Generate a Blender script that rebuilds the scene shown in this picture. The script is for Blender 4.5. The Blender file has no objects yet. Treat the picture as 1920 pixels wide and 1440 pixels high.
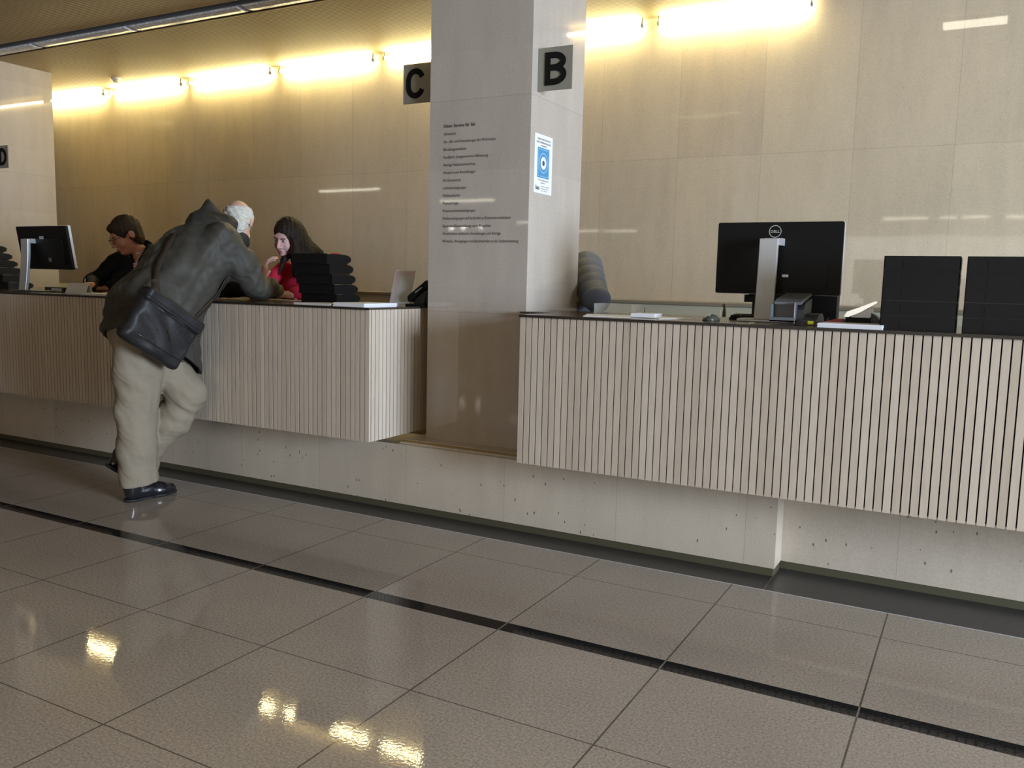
import bpy, bmesh, math, random
import numpy as np
from mathutils import Vector, Matrix
random.seed(7)
PI = math.pi
C = bpy.context.scene.collection

# ------------------------------------------------------------------ camera, world, exposure
sc = bpy.context.scene
yaw, pitch, roll = 0.4973, -0.1172, 0.0241
cy, sy, cp, sp = math.cos(yaw), math.sin(yaw), math.cos(pitch), math.sin(pitch)
fwd = Vector((-sy*cp, cy*cp, sp)); r0 = Vector((cy, sy, 0)); u0 = r0.cross(fwd)
cr, sr = math.cos(roll), math.sin(roll)
rt = cr*r0 + sr*u0; up = -sr*r0 + cr*u0
cam = bpy.data.cameras.new('camera'); cam.sensor_width = 36; cam.lens = 1609.66*36/1920; cam.clip_start = .05
co = bpy.data.objects.new('camera', cam); C.objects.link(co)
co.matrix_world = Matrix(((rt.x, up.x, -fwd.x, 0), (rt.y, up.y, -fwd.y, 0), (rt.z, up.z, -fwd.z, 1.23), (0, 0, 0, 1)))
sc.camera = co
sc.view_settings.view_transform = 'Standard'; sc.view_settings.look = 'None'
sc.view_settings.exposure = -0.45; sc.view_settings.gamma = 1.0; sc.view_settings.use_curve_mapping = False
sc.cycles.max_bounces = 7; sc.cycles.diffuse_bounces = 5; sc.cycles.glossy_bounces = 4
sc.cycles.caustics_reflective = False; sc.cycles.caustics_refractive = False
sc.cycles.use_denoising = True
w = bpy.data.worlds.new('world'); sc.world = w; w.use_nodes = True
w.node_tree.nodes['Background'].inputs[0].default_value = (.75, .85, 1, 1)
w.node_tree.nodes['Background'].inputs[1].default_value = .6

def area(name, loc, target, sx, sy_, power, col):
    l = bpy.data.lights.new(name, 'AREA'); l.shape = 'RECTANGLE'; l.size = sx; l.size_y = sy_; l.energy = power; l.color = col
    o = bpy.data.objects.new(name, l); C.objects.link(o); o.location = loc
    o.rotation_euler = (Vector(target)-Vector(loc)).to_track_quat('-Z', 'Y').to_euler()
    return o
# daylight from the tall right windows; soft front fill added behind the camera
area('window_daylight', (7.6, 0.35, 1.75), (-2, 3.0, 1.3), 2.2, 2.4, 1950, (.68, .81, 1))
area('rear_fill', (0.0, -19.2, 1.7), (0.0, 0, 1.4), 14, 2.8, 400, (1, .94, .84))
TUBE_POWER = 118
HALL_POWER = 18
# spots added under the hall ceiling to brighten the floor, warmer at left
def downlights(z):
    for ix in range(9):
        for iy in range(4):
            l = bpy.data.lights.new('downlight', 'SPOT'); l.energy = 88 if ix < 4 else 76; l.color = (1, .70, .38) if ix < 4 else (1, .88, .72); l.spot_size = 2.2; l.spot_blend = 1.0; l.shadow_soft_size = .12
            o = bpy.data.objects.new('downlight', l); C.objects.link(o); o.location = (-13.2+ix*2.4, -9.3+iy*2.6, z)
downlights(3.12)

# ------------------------------------------------------------------ materials
def mat(name, col, rough=.6, metal=0, spec=.5, emit=None, estr=0, alpha=1, trans=0, coat=0):
    m = bpy.data.materials.new(name); m.use_nodes = True
    b = m.node_tree.nodes['Principled BSDF']
    b.inputs['Base Color'].default_value = (*col, 1); b.inputs['Roughness'].default_value = rough
    b.inputs['Metallic'].default_value = metal; b.inputs['Specular IOR Level'].default_value = spec
    b.inputs['Alpha'].default_value = alpha; b.inputs['Transmission Weight'].default_value = trans
    b.inputs['Coat Weight'].default_value = coat
    if emit: b.inputs['Emission Color'].default_value = (*emit, 1); b.inputs['Emission Strength'].default_value = estr
    return m
class NT:
    def __init__(s, m): s.t = m.node_tree; s.n = s.t.nodes; s.b = s.n['Principled BSDF']
    def node(s, typ, ins=None, **kw):
        n = s.n.new(typ)
        for k, v in kw.items(): setattr(n, k, v)
        for k, v in (ins or {}).items(): s.set(n.inputs[k], v)
        return n
    def set(s, sock, v):
        if isinstance(v, bpy.types.NodeSocket): s.t.links.new(v, sock)
        else: sock.default_value = v
    def math(s, op, a, b=0., c=0.):
        n = s.node('ShaderNodeMath', operation=op)
        s.set(n.inputs[0], a); s.set(n.inputs[1], b); s.set(n.inputs[2], c); return n.outputs[0]
    def mix(s, f, a, b, blend='MIX'):
        n = s.node('ShaderNodeMix', data_type='RGBA', blend_type=blend)
        s.set(n.inputs[0], f); s.set(n.inputs[6], a); s.set(n.inputs[7], b); return n.outputs[2]
    def ramp(s, f, stops):
        n = s.node('ShaderNodeValToRGB'); s.set(n.inputs[0], f); e = n.color_ramp.elements
        e[0].position, e[0].color = stops[0]; e[1].position, e[1].color = stops[1]
        for p, c in stops[2:]:
            q = e.new(p); q.color = c
        return n.outputs[0]
    def noise(s, vec, scale, detail=3, rough=.5):
        n = s.node('ShaderNodeTexNoise', {'Scale': scale, 'Detail': detail, 'Roughness': rough}); s.t.links.new(vec, n.inputs['Vector']); return n.outputs[0]
    def pos(s):
        g = s.node('ShaderNodeNewGeometry'); x = s.node('ShaderNodeSeparateXYZ'); s.t.links.new(g.outputs['Position'], x.inputs[0]); return g.outputs['Position'], x.outputs[0], x.outputs[1], x.outputs[2]
    def bump(s, h, strength, dist=.01):
        n = s.node('ShaderNodeBump', {'Strength': strength, 'Distance': dist}); s.t.links.new(h, n.inputs['Height']); s.t.links.new(n.outputs[0], s.b.inputs['Normal'])
def g(v, a=1): return (v, v, v, a)
def line_mask(N, u, u_0, pitch, half):   # 1 on joints
    f = N.math('FRACT', N.math('DIVIDE', N.math('SUBTRACT', u, u_0), pitch))
    d = N.math('MULTIPLY', N.math('MINIMUM', f, N.math('SUBTRACT', 1., f)), pitch)
    return N.math('LESS_THAN', d, half)

def stone(name, base, rough=.16, ujoint=None, zjoint=None, warm_tint=0, spec=.5, vein=1, jw=.0016):
    m = mat(name, base, rough, spec=spec); N = NT(m); P, x, y, z = N.pos()
    u = N.math('ADD', x, y)
    sv = N.node('ShaderNodeMapping', {'Scale': (1, 1, .22)}); N.t.links.new(P, sv.inputs[0])
    streak = N.noise(sv.outputs[0], 9, 5, .6)
    fine = N.noise(P, 130, 3, .6)
    c = N.ramp(streak, [(.3, (*[b*.93 for b in base], 1)), (.7, (*[min(1, b*1.04) for b in base], 1))])
    c = N.mix(.35, c, N.ramp(fine, [(.3, g(.62)), (.65, g(1.))]), 'MULTIPLY')
    # dark pores and short fossil marks
    vo = N.node('ShaderNodeTexVoronoi', {'Scale': 19., 'Randomness': 1.}); 
    wv = N.node('ShaderNodeMapping', {'Scale': (1.6, 1.6, .8)}); N.t.links.new(P, wv.inputs[0]); N.t.links.new(wv.outputs[0], vo.inputs['Vector'])
    pore = N.math('MULTIPLY', N.math('LESS_THAN', vo.outputs['Distance'], .06+.06*(vein > 1)), N.math('GREATER_THAN', N.noise(P, 5, 2), .56-.05*(vein > 1)))
    c = N.mix(N.math('MULTIPLY', pore, .55*vein), c, (.12, .10, .08, 1))
    seg = N.math('FLOOR', N.math('DIVIDE', N.math('SUBTRACT', x if ujoint is not None else z, ujoint if ujoint is not None else 0), .6))
    zs = N.math('FLOOR', N.math('DIVIDE', N.math('SUBTRACT', z, zjoint if zjoint is not None else 0.), 1.09))
    cx = N.node('ShaderNodeCombineXYZ'); N.set(cx.inputs[0], seg); N.set(cx.inputs[1], zs)
    wn = N.node('ShaderNodeTexWhiteNoise'); N.t.links.new(cx.outputs[0], wn.inputs['Vector'])
    c = N.mix(1., c, N.ramp(wn.outputs['Value'], [(0, (.93, .91, .90, 1)), (1, (1.03, 1.02, 1.0, 1))]), 'MULTIPLY')
    if warm_tint:  # patchy brown painted in as warm light on the column's lower part
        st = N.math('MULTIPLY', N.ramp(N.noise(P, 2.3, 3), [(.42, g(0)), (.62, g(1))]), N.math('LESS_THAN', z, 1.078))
        c = N.mix(N.math('MULTIPLY', st, warm_tint), c, (.40, .29, .16, 1))
    j = None
    if ujoint is not None: j = line_mask(N, x, ujoint, .6, jw)
    if zjoint is not None:
        k = line_mask(N, z, zjoint, 1.09, jw); j = k if j is None else N.math('MAXIMUM', j, k)
    if j is not None: c = N.mix(N.math('MULTIPLY', j, .35), c, (.2, .17, .13, 1))
    N.set(N.b.inputs['Base Color'], c)
    N.set(N.b.inputs['Roughness'], N.math('ADD', rough, N.math('MULTIPLY', fine, .03)))
    N.bump(N.noise(P, 1.2, 2), .03, .03)
    return m
M = {}
M['wall'] = stone('limestone_wall', (.56, .475, .345), .02, -.83, -.02)
M['pier'] = stone('limestone_pier', (.50, .45, .395), .02, None, -.02, warm_tint=.4)
M['plinth'] = stone('limestone_plinth', (.60, .525, .42), .3, -2.03, None, vein=1.5)
M['hallwall'] = stone('hall_wall_stone', (.50, .44, .36), .3, 0, 0)
def granite():
    m = mat('granite_floor', (.3, .27, .24), .2, spec=.27); N = NT(m); P, x, y, z = N.pos()
    n1 = N.noise(P, 330, 2, .7); n2 = N.noise(P, 120, 4, .7); big = N.noise(P, 1.5, 3)
    c = N.ramp(n2, [(.32, (.265, .228, .19, 1)), (.5, (.415, .362, .307, 1)), (.68, (.54, .48, .415, 1))])
    c = N.mix(.5, c, N.ramp(n1, [(.35, g(.45)), (.62, g(1.15))]), 'MULTIPLY')
    c = N.mix(1., c, N.ramp(big, [(.3, g(.9)), (.7, g(1.08))]), 'MULTIPLY')
    # slab joints: 0.6 m grid in x, rows in y
    ju = line_mask(N, x, -2.629, .6, .0028)
    jy = None
    for yy in (-2.17, -1.57, -.97, -.37, .234, .834, 1.434, 2.034, 3.236):
        k = N.math('COMPARE', y, yy, .0022); jy = k if jy is None else N.math('MAXIMUM', jy, k)
    j = N.math('MAXIMUM', ju, jy)
    jj = N.mix(N.math('MULTIPLY', j, .8), c, (.045, .04, .035, 1))
    sp_ = N.ramp(n1, [(.58, (.018, .018, .018, 1)), (.72, (.07, .07, .07, 1))])
    black = N.math('COMPARE', y, 2.607, .037)
    jj = N.mix(black, jj, N.mix(N.math('MULTIPLY', ju, .7), sp_, (.3, .27, .23, 1)))
    N.set(N.b.inputs['Base Color'], jj)
    N.set(N.b.inputs['Roughness'], N.math('ADD', .012, N.math('MULTIPLY', n2, .035)))
    N.set(N.b.inputs['Specular IOR Level'], N.ramp(n1, [(.42, g(.05)), (.58, g(.34))]))
    N.bump(N.math('SUBTRACT', N.noise(P, 95, 2), N.math('MULTIPLY', j, .6)), .010, .01)
    return m
M['floor'] = granite()
def border():
    m = mat('dark_granite', (.045, .043, .04), .35); N = NT(m); P, x, y, z = N.pos()
    N.set(N.b.inputs['Base Color'], N.ramp(N.noise(P, 160, 3, .7), [(.35, (.020, .019, .019, 1)), (.7, (.060, .056, .052, 1))]))
    return m
M['border'] = border()
def ribbed():
    m = mat('ribbed_ceiling', (.52, .41, .25), .65); N = NT(m); P, x, y, z = N.pos()
    wv = N.math('SINE', N.math('MULTIPLY', y, 2*PI/.026))
    c = N.mix(1., (.50, .385, .225, 1), N.ramp(N.math('MULTIPLY_ADD', wv, .5, .5), [(0, g(.62)), (.45, g(1.))]), 'MULTIPLY')
    c = N.mix(1., c, N.ramp(N.noise(P, 1.3, 2), [(.3, g(.92)), (.7, g(1.05))]), 'MULTIPLY')
    N.set(N.b.inputs['Base Color'], c); N.bump(wv, .35, .004); return m
M['ceiling'] = ribbed()
def slatmat():
    m = mat('limed_slats', (.5, .43, .35), .5, spec=.3); N = NT(m); P, x, y, z = N.pos()
    gi = N.node('ShaderNodeNewGeometry').outputs['Random Per Island']
    c = N.ramp(gi, [(0, (.49, .405, .315, 1)), (.35, (.56, .475, .378, 1)), (.7, (.525, .44, .35, 1)), (1, (.60, .52, .42, 1))])
    mp = N.node('ShaderNodeMapping', {'Scale': (1, 1, .12)}); N.t.links.new(P, mp.inputs[0])
    c = N.mix(.6, c, N.ramp(N.noise(mp.outputs[0], 60, 4, .6), [(.3, g(.86)), (.7, g(1.08))]), 'MULTIPLY')
    N.set(N.b.inputs['Base Color'], c); return m
M['slat'] = slatmat()
def cloth(name, col, rough=.85, var=.25, scale=500, spec=.2):
    m = mat(name, col, rough, spec=spec); N = NT(m); P, x, y, z = N.pos()
    c = N.mix(1., (*col, 1), N.ramp(N.noise(P, scale, 2), [(.3, g(1-var)), (.7, g(1+var*.6))]), 'MULTIPLY')
    c = N.mix(1., c, N.ramp(N.noise(P, 7, 3), [(.3, g(1-var*.35)), (.7, g(1+var*.3))]), 'MULTIPLY')
    N.set(N.b.inputs['Base Color'], c); return m
def skin(name, col):
    m = mat(name, col, .5, spec=.4); N = NT(m); P, x, y, z = N.pos()
    N.set(N.b.inputs['Base Color'], N.mix(1., (*col, 1), N.ramp(N.noise(P, 45, 3), [(.3, (.9, .82, .8, 1)), (.7, (1.06, 1.04, 1.03, 1))]), 'MULTIPLY'))
    N.b.inputs['Subsurface Weight'].default_value = .12; N.b.inputs['Subsurface Radius'].default_value = (.01, .004, .002); return m
def hairmat(name, col, sc_=(1, 1, .12), f=260):
    m = mat(name, col, .6, spec=.14); N = NT(m); P, x, y, z = N.pos()
    mp = N.node('ShaderNodeMapping', {'Scale': sc_}); N.t.links.new(P, mp.inputs[0])
    n = N.noise(mp.outputs[0], f, 3, .6)
    N.set(N.b.inputs['Base Color'], N.mix(1., (*col, 1), N.ramp(n, [(.3, g(.55)), (.7, g(1.35))]), 'MULTIPLY')); N.bump(n, .5, .004); return m
M['black'] = mat('black_plastic', (.006, .006, .006), .5, spec=.2)
M['tray'] = mat('tray_plastic', (.006, .006, .0065), .42, spec=.22)
M['groove'] = mat('groove_black', (.008, .006, .005), .9, spec=.1)
M['worktop'] = mat('dark_worktop', (.055, .042, .032), .16, spec=.55)
M['edge'] = mat('worktop_edge', (.02, .015, .011), .4)
M['silver'] = mat('silver_plastic', (.50, .51, .52), .35, .35)
M['silver_edge'] = mat('monitor_edge', (.62, .64, .68), .3, .2)
M['white'] = mat('white_paper', (.78, .78, .80), .7, spec=.2)
M['paper2'] = mat('offwhite_paper', (.66, .64, .60), .7, spec=.2)
M['golden'] = mat('golden_strip', (.42, .29, .10), .45, .2)
M['olive'] = mat('olive_skirting', (.075, .068, .038), .5)
M['dark_gap'] = mat('trough_dark', (.05, .04, .03), .8)
M['alu'] = mat('alu_trough', (.40, .41, .45), .35, .6)
def lens():
    m = mat('unlit_diffuser', (.8, .82, .88), .28); N = NT(m); P, x, y, z = N.pos()
    N.set(N.b.inputs['Base Color'], N.ramp(N.noise(P, 38, 3, .6), [(.35, (.50, .53, .62, 1)), (.62, (.90, .92, .97, 1))])); return m
M['tube_off'] = lens()
M['tube'] = mat('lit_tube', (1, 1, 1), .5, emit=(1, .89, .47), estr=TUBE_POWER)
M['hall_light'] = mat('lit_ceiling_panel', (1, 1, 1), .5, emit=(1, .93, .72), estr=HALL_POWER)
M['spot_light'] = mat('lit_downlight', (1, 1, 1), .5, emit=(1, .98, .92), estr=60)
M['letter'] = mat('sign_letter', (.010, .0095, .009), .8, spec=.08)
M['print'] = mat('wall_print', (.055, .045, .04), .6)
M['plate'] = mat('sign_plate', (.27, .255, .205), .35, spec=.4, alpha=.92)
M['blue'] = mat('poster_blue', (.06, .27, .50), .5)
M['pblue'] = mat('poster_pale_blue', (.40, .62, .78), .5)
M['cab'] = mat('cabinet_front', (.42, .40, .30), .5)
M['cabtop'] = mat('cabinet_top', (.20, .17, .12), .4)
M['grey'] = mat('grey_plastic', (.15, .165, .18), .42, .1)
M['grey2'] = mat('dark_grey_plastic', (.05, .056, .065), .45)
M['yellow'] = mat('yellow_sticker', (.75, .78, .03), .5)
M['paleyellow'] = mat('pale_yellow_paper', (.68, .66, .30), .6)
M['red'] = mat('red_plastic', (.50, .02, .015), .35)
M['chrome'] = mat('bright_metal', (.75, .75, .74), .22, .8)
M['acrylic'] = mat('clear_acrylic', (.93, .95, .93), .06, spec=.5, alpha=.22)
M['leaflet'] = mat('pink_leaflet', (.52, .33, .36), .5)
M['leaflet2'] = mat('leaflet_panel', (.50, .50, .43), .5)
M['glass'] = mat('window_glass', (.9, .95, 1), .03, spec=.5, alpha=.12)
M['frame'] = mat('window_frame', (.2, .2, .2), .4, .5)
M['mouse'] = mat('mouse_grey', (.07, .075, .06), .3)
M['jacket'] = cloth('olive_jacket', (.053, .050, .041), .62, .2, 420, .3)
M['hood'] = cloth('dark_hood', (.032, .030, .025), .7, .2, 420, .25)
M['lining'] = cloth('dark_lining', (.012, .014, .017), .7)
M['trousers'] = cloth('khaki_trousers', (.265, .225, .165), .8, .16, 600)
M['shoe'] = mat('black_leather', (.012, .012, .015), .22, coat=.3)
M['sole'] = mat('rubber_sole', (.015, .015, .016), .6)
M['bag'] = cloth('black_leather_bag', (.021, .020, .0205), .5, .3, 90, .28)
M['strap'] = cloth('brown_strap', (.040, .028, .020), .6, .2, 700)
M['skinM'] = skin('skin_old_man', (.62, .40, .32))
M['skinW'] = skin('skin_woman_glasses', (.50, .25, .18))
M['skinR'] = skin('skin_young_woman', (.58, .38, .36))
M['hairwhite'] = hairmat('white_hair', (.62, .61, .55), (1, .4, .6), 320)
M['hairbrown'] = hairmat('short_brown_hair', (.030, .018, .011))
M['hairdark'] = hairmat('long_dark_hair', (.020, .013, .010))
M['blackcloth'] = cloth('black_cardigan', (.010, .010, .014), .85, .2)
M['redcloth'] = cloth('red_top', (.47, .018, .055), .75, .2)
M['quilt'] = cloth('grey_quilted_nylon', (.105, .12, .155), .6, .12, 300, .15)
M['eye'] = mat('eye_white', (.6, .56, .52), .25)
M['iris'] = mat('iris_dark', (.03, .02, .015), .2)
M['lip'] = mat('lip', (.36, .10, .10), .45)
def stripes():
    m = mat('striped_top', (.8, .7, .7), .8); N = NT(m); P, x, y, z = N.pos()
    f = N.math('FRACT', N.math('DIVIDE', z, .0165))
    N.set(N.b.inputs['Base Color'], N.mix(N.math('LESS_THAN', f, .45), (.80, .74, .76, 1), (.42, .05, .11, 1))); return m
M['stripes'] = stripes()
def screen_side(): pass

# ------------------------------------------------------------------ mesh helpers
def link(name, me, m=None, parent=None, loc=(0, 0, 0), smooth=False):
    o = bpy.data.objects.new(name, me); C.objects.link(o)
    if m is not None: me.materials.append(m)
    if smooth:
        me.polygons.foreach_set('use_smooth', [True]*len(me.polygons)); me.update()
    if parent is not None: o.parent = parent
    o.location = loc
    return o
def mesh_obj(name, verts, faces, m=None, parent=None, smooth=False, origin=(0, 0, 0)):
    """verts in the parent's (or the world's) frame; origin: where the object's own origin goes"""
    me = bpy.data.meshes.new(name)
    v = np.asarray(verts, float) - np.asarray(origin, float)
    me.from_pydata(v.tolist(), [], [list(f) for f in faces]); me.update()
    return link(name, me, m, parent, origin, smooth)
class MB:
    def __init__(s): s.v = []; s.f = []
    def add(s, v, f):
        b = len(s.v); s.v += [tuple(p) for p in v]; s.f += [tuple(i+b for i in q) for q in f]; return s
    def box(s, a, b, R=None, c=(0, 0, 0)):
        x0, y0, z0 = a; x1, y1, z1 = b
        v = [(x0, y0, z0), (x1, y0, z0), (x1, y1, z0), (x0, y1, z0), (x0, y0, z1), (x1, y0, z1), (x1, y1, z1), (x0, y1, z1)]
        if R is not None: v = [tuple(R @ Vector(p) + Vector(c)) for p in v]
        return s.add(v, [(0, 3, 2, 1), (4, 5, 6, 7), (0, 1, 5, 4), (1, 2, 6, 5), (2, 3, 7, 6), (3, 0, 4, 7)])
    def prism(s, poly, axis, d0, d1):
        """poly: 2D points; axis 'x': (y,z), 'y': (x,z), 'z': (x,y)"""
        n = len(poly); v = []
        for d in (d0, d1):
            for (p, q) in poly: v.append({'x': (d, p, q), 'y': (p, d, q), 'z': (p, q, d)}[axis])
        area2 = sum(poly[i][0]*poly[(i+1) % n][1]-poly[(i+1) % n][0]*poly[i][1] for i in range(n))
        f = [tuple(range(n))[::-1], tuple(range(n, 2*n))] + [(i, (i+1) % n, n+(i+1) % n, n+i) for i in range(n)]
        flip = (area2 < 0) != (axis == 'y')
        if flip: f = [q[::-1] for q in f]
        return s.add(v, f)
    def tube(s, pts, r, n=10, cap=True):
        pts = [Vector(p) for p in pts]; rs = r if isinstance(r, (list, tuple)) else [r]*len(pts)
        base = len(s.v); prev = None
        for i, p in enumerate(pts):
            t = (pts[min(i+1, len(pts)-1)]-pts[max(i-1, 0)]).normalized()
            a = prev if prev is not None else (Vector((0, 0, 1)) if abs(t.z) < .9 else Vector((1, 0, 0)))
            u = (a - t*a.dot(t)).normalized(); v_ = t.cross(u); prev = u
            for k in range(n):
                an = 2*PI*k/n; s.v.append(tuple(p + (u*math.cos(an)+v_*math.sin(an))*rs[i]))
        for i in range(len(pts)-1):
            for k in range(n):
                a0 = base+i*n+k; a1 = base+i*n+(k+1) % n; s.f.append((a0, a1, a1+n, a0+n))
        if cap:
            s.f.append(tuple(base+k for k in range(n))[::-1]); e = base+(len(pts)-1)*n; s.f.append(tuple(e+k for k in range(n)))
        return s
    def ribbon(s, pts, wid, axis, d0, d1):
        """flat stroke of a letter: 2D polyline pts, constant width"""
        P = [Vector(p) for p in pts]; L = []; Rr = []
        for i, p in enumerate(P):
            t = (P[min(i+1, len(P)-1)]-P[max(i-1, 0)]).normalized(); nn = Vector((-t.y, t.x))
            L.append(p+nn*wid/2); Rr.append(p-nn*wid/2)
        poly = [tuple(q) for q in L]+[tuple(q) for q in Rr[::-1]]
        n = len(L)
        for i in range(n-1):
            q = [tuple(L[i]), tuple(L[i+1]), tuple(Rr[i+1]), tuple(Rr[i])]
            s.prism(q, axis, d0, d1)
        return s
    def build(s, name, m, parent=None, smooth=False, origin=(0, 0, 0), bevel=0):
        o = mesh_obj(name, s.v, s.f, m, parent, smooth, origin)
        if bevel:
            b = o.modifiers.new('bevel', 'BEVEL'); b.width = bevel; b.segments = 2; b.limit_method = 'ANGLE'
        return o
def tag(o, label=None, cat=None, group=None, kind=None):
    if label: o['label'] = label
    if cat: o['category'] = cat
    if group: o['group'] = group
    if kind: o['kind'] = kind
    return o
def empty(name, loc, label, cat, group=None, rz=0):
    o = bpy.data.objects.new(name, None); C.objects.link(o); o.location = loc; o.rotation_euler = (0, 0, rz); o.empty_display_size = .05
    return tag(o, label, cat, group)
def copy_tree(o, parent=None):
    c = o.copy(); C.objects.link(c)
    if parent is not None: c.parent = parent
    for ch in list(o.children): copy_tree(ch, c)
    return c
def text_mesh(body, width, height_line, bold=0):
    cu = bpy.data.curves.new('txt', 'FONT'); cu.body = body; cu.size = 1; cu.extrude = 0.0; cu.offset = bold; cu.resolution_u = 2
    o = bpy.data.objects.new('txt', cu); C.objects.link(o)
    me = bpy.data.meshes.new_from_object(o.evaluated_get(bpy.context.evaluated_depsgraph_get()))
    bpy.data.objects.remove(o); v = np.array([p.co[:] for p in me.vertices]); f = [tuple(p.vertices) for p in me.polygons]
    bpy.data.meshes.remove(me)
    x0, x1 = v[:, 0].min(), v[:, 0].max()
    return np.stack([(v[:, 0]-x0)/(x1-x0)*width, v[:, 1]*height_line], 1), f

# ------------------------------------------------------------------ signed-distance modelling for bodies and clothes
A = lambda *p: np.array(p, np.float32)
def ln(v): return np.sqrt((v*v).sum(-1))
def smin(a, b, k):
    h = np.clip(.5+.5*(b-a)/k, 0, 1); return b*(1-h)+a*h-k*h*(1-h)
def smax(a, b, k): return -smin(-a, -b, k)
def cone(P, a, b, r1, r2):
    a = np.asarray(a, np.float32); b = np.asarray(b, np.float32); ab = b-a
    t = np.clip(((P-a)@ab)/(ab@ab), 0, 1); return ln(P-a-t[:, None]*ab)-(r1+(r2-r1)*t)
def chain(P, pts, rs, k=.02):
    d = None
    for i in range(len(pts)-1):
        e = cone(P, pts[i], pts[i+1], rs[i], rs[i+1]); d = e if d is None else smin(d, e, k)
    return d
def ell(P, c, r, R=None):
    q = P-np.asarray(c, np.float32)
    if R is not None: q = q@R      # columns of R: local axes in world
    r = np.asarray(r, np.float32); k0 = ln(q/r); k1 = ln(q/(r*r)); return k0*(k0-1)/np.maximum(k1, 1e-6)
def etube(P, pts, rads, side=(1, 0, 0), k=.03):
    """tube of elliptic section; rads: (half width along side, half depth)"""
    d = None; side = np.asarray(side, np.float32)
    for i in range(len(pts)-1):
        a = np.asarray(pts[i], np.float32); b = np.asarray(pts[i+1], np.float32); ab = b-a; L = np.sqrt(ab@ab); t_ = ab/L
        s_ = side-t_*(side@t_); s_ /= np.sqrt(s_@s_); o_ = np.cross(t_, s_)
        q = P-a; w_ = q@t_; t = np.clip(w_/L, 0, 1); rx = rads[i][0]+(rads[i+1][0]-rads[i][0])*t; ry = rads[i][1]+(rads[i+1][1]-rads[i][1])*t
        ax = w_-t*L; rm = np.minimum(rx, ry)
        e = (np.sqrt((q@s_/rx)**2+(q@o_/ry)**2+(ax/rm)**2)-1)*rm
        d = e if d is None else smin(d, e, k)
    return d
def rbox(P, c, h, r, R=None):
    q = P-np.asarray(c, np.float32)
    if R is not None: q = q@R
    q = np.abs(q)-(np.asarray(h, np.float32)-r); return ln(np.maximum(q, 0))+np.minimum(q.max(-1), 0)-r
def rotm(yaw_, pitch_=0, roll_=0):
    return np.array((Matrix.Rotation(yaw_, 3, 'Z') @ Matrix.Rotation(pitch_, 3, 'X') @ Matrix.Rotation(roll_, 3, 'Y')), np.float32)
def sdf_mesh(fn, lo, hi, h, B=8):
    lo = np.asarray(lo, float); hi = np.asarray(hi, float); nb = np.ceil((hi-lo)/h/B).astype(int); n = nb*B
    g3 = np.stack(np.meshgrid(*[np.arange(k) for k in nb], indexing='ij'), -1).reshape(-1, 3)
    cen = (lo+(g3+.5)*B*h).astype(np.float32); dc = fn(cen); act = np.abs(dc) < B*h*1.25+.02
    D = np.full(n, 1., np.float32)
    off = np.stack(np.meshgrid(*[np.arange(B)]*3, indexing='ij'), -1).reshape(-1, 3)
    for b in g3[(~act) & (dc < 0)]: D[b[0]*B:b[0]*B+B, b[1]*B:b[1]*B+B, b[2]*B:b[2]*B+B] = -1
    ab = g3[act]; CH = 600
    for s0 in range(0, len(ab), CH):
        idx = (ab[s0:s0+CH, None, :]*B+off[None]).reshape(-1, 3)
        D[idx[:, 0], idx[:, 1], idx[:, 2]] = fn((lo+idx*h).astype(np.float32))
    S = D < 0
    cnt = np.zeros(n-1, np.int8)
    for i in (0, 1):
        for j in (0, 1):
            for k in (0, 1): cnt += S[i:n[0]-1+i, j:n[1]-1+j, k:n[2]-1+k]
    ce = np.argwhere((cnt > 0) & (cnt < 8)); vid = np.full(n-1, -1, np.int32); vid[ce[:, 0], ce[:, 1], ce[:, 2]] = np.arange(len(ce))
    acc = np.zeros((len(ce), 3)); num = np.zeros(len(ce))
    for ax in range(3):
        for p in (0, 1):
            for q in (0, 1):
                o0 = np.zeros(3, int); oth = [a for a in range(3) if a != ax]; o0[oth[0]] = p; o0[oth[1]] = q; o1 = o0.copy(); o1[ax] = 1
                i0 = ce+o0; i1 = ce+o1; a = D[i0[:, 0], i0[:, 1], i0[:, 2]]; b = D[i1[:, 0], i1[:, 1], i1[:, 2]]
                m_ = (a < 0) != (b < 0); t = np.where(m_, a/(a-b+1e-12), 0)
                pt = i0+0.; pt[:, ax] += t; acc[m_] += pt[m_]; num[m_] += 1
    V = (lo+acc/num[:, None]*h).astype(np.float32)
    for _ in range(2):
        d = fn(V); e = h*.5; G = np.stack([fn(V+A(e, 0, 0))-d, fn(V+A(0, e, 0))-d, fn(V+A(0, 0, e))-d], -1)/e
        g2 = np.maximum((G*G).sum(-1), .3); st = np.clip(d/g2, -h*.5, h*.5); V = V-st[:, None]*G
    F = []
    for ax in range(3):
        sl0 = [slice(1, n[a]-1) for a in range(3)]; sl1 = list(sl0); sl0[ax] = slice(0, n[ax]-1); sl1[ax] = slice(1, n[ax])
        a = S[tuple(sl0)]; b = S[tuple(sl1)]; e = np.argwhere(a != b); base = np.array([1, 1, 1]); base[ax] = 0; e0 = e+base
        sign = a[e[:, 0], e[:, 1], e[:, 2]]
        o1, o2 = [(1, 2), (2, 0), (0, 1)][ax]
        def gv(d1, d2):
            q = e0.copy(); q[:, o1] -= d1; q[:, o2] -= d2; ok = (q < n-1).all(1); r = np.full(len(q), -1); qq = q[ok]; r[ok] = vid[qq[:, 0], qq[:, 1], qq[:, 2]]; return r
        Q = np.stack([gv(1, 1), gv(0, 1), gv(0, 0), gv(1, 0)], 1)
        Q = np.where(sign[:, None], Q, Q[:, ::-1]); F.append(Q[(Q >= 0).all(1)])
    return V, np.concatenate(F)
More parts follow.
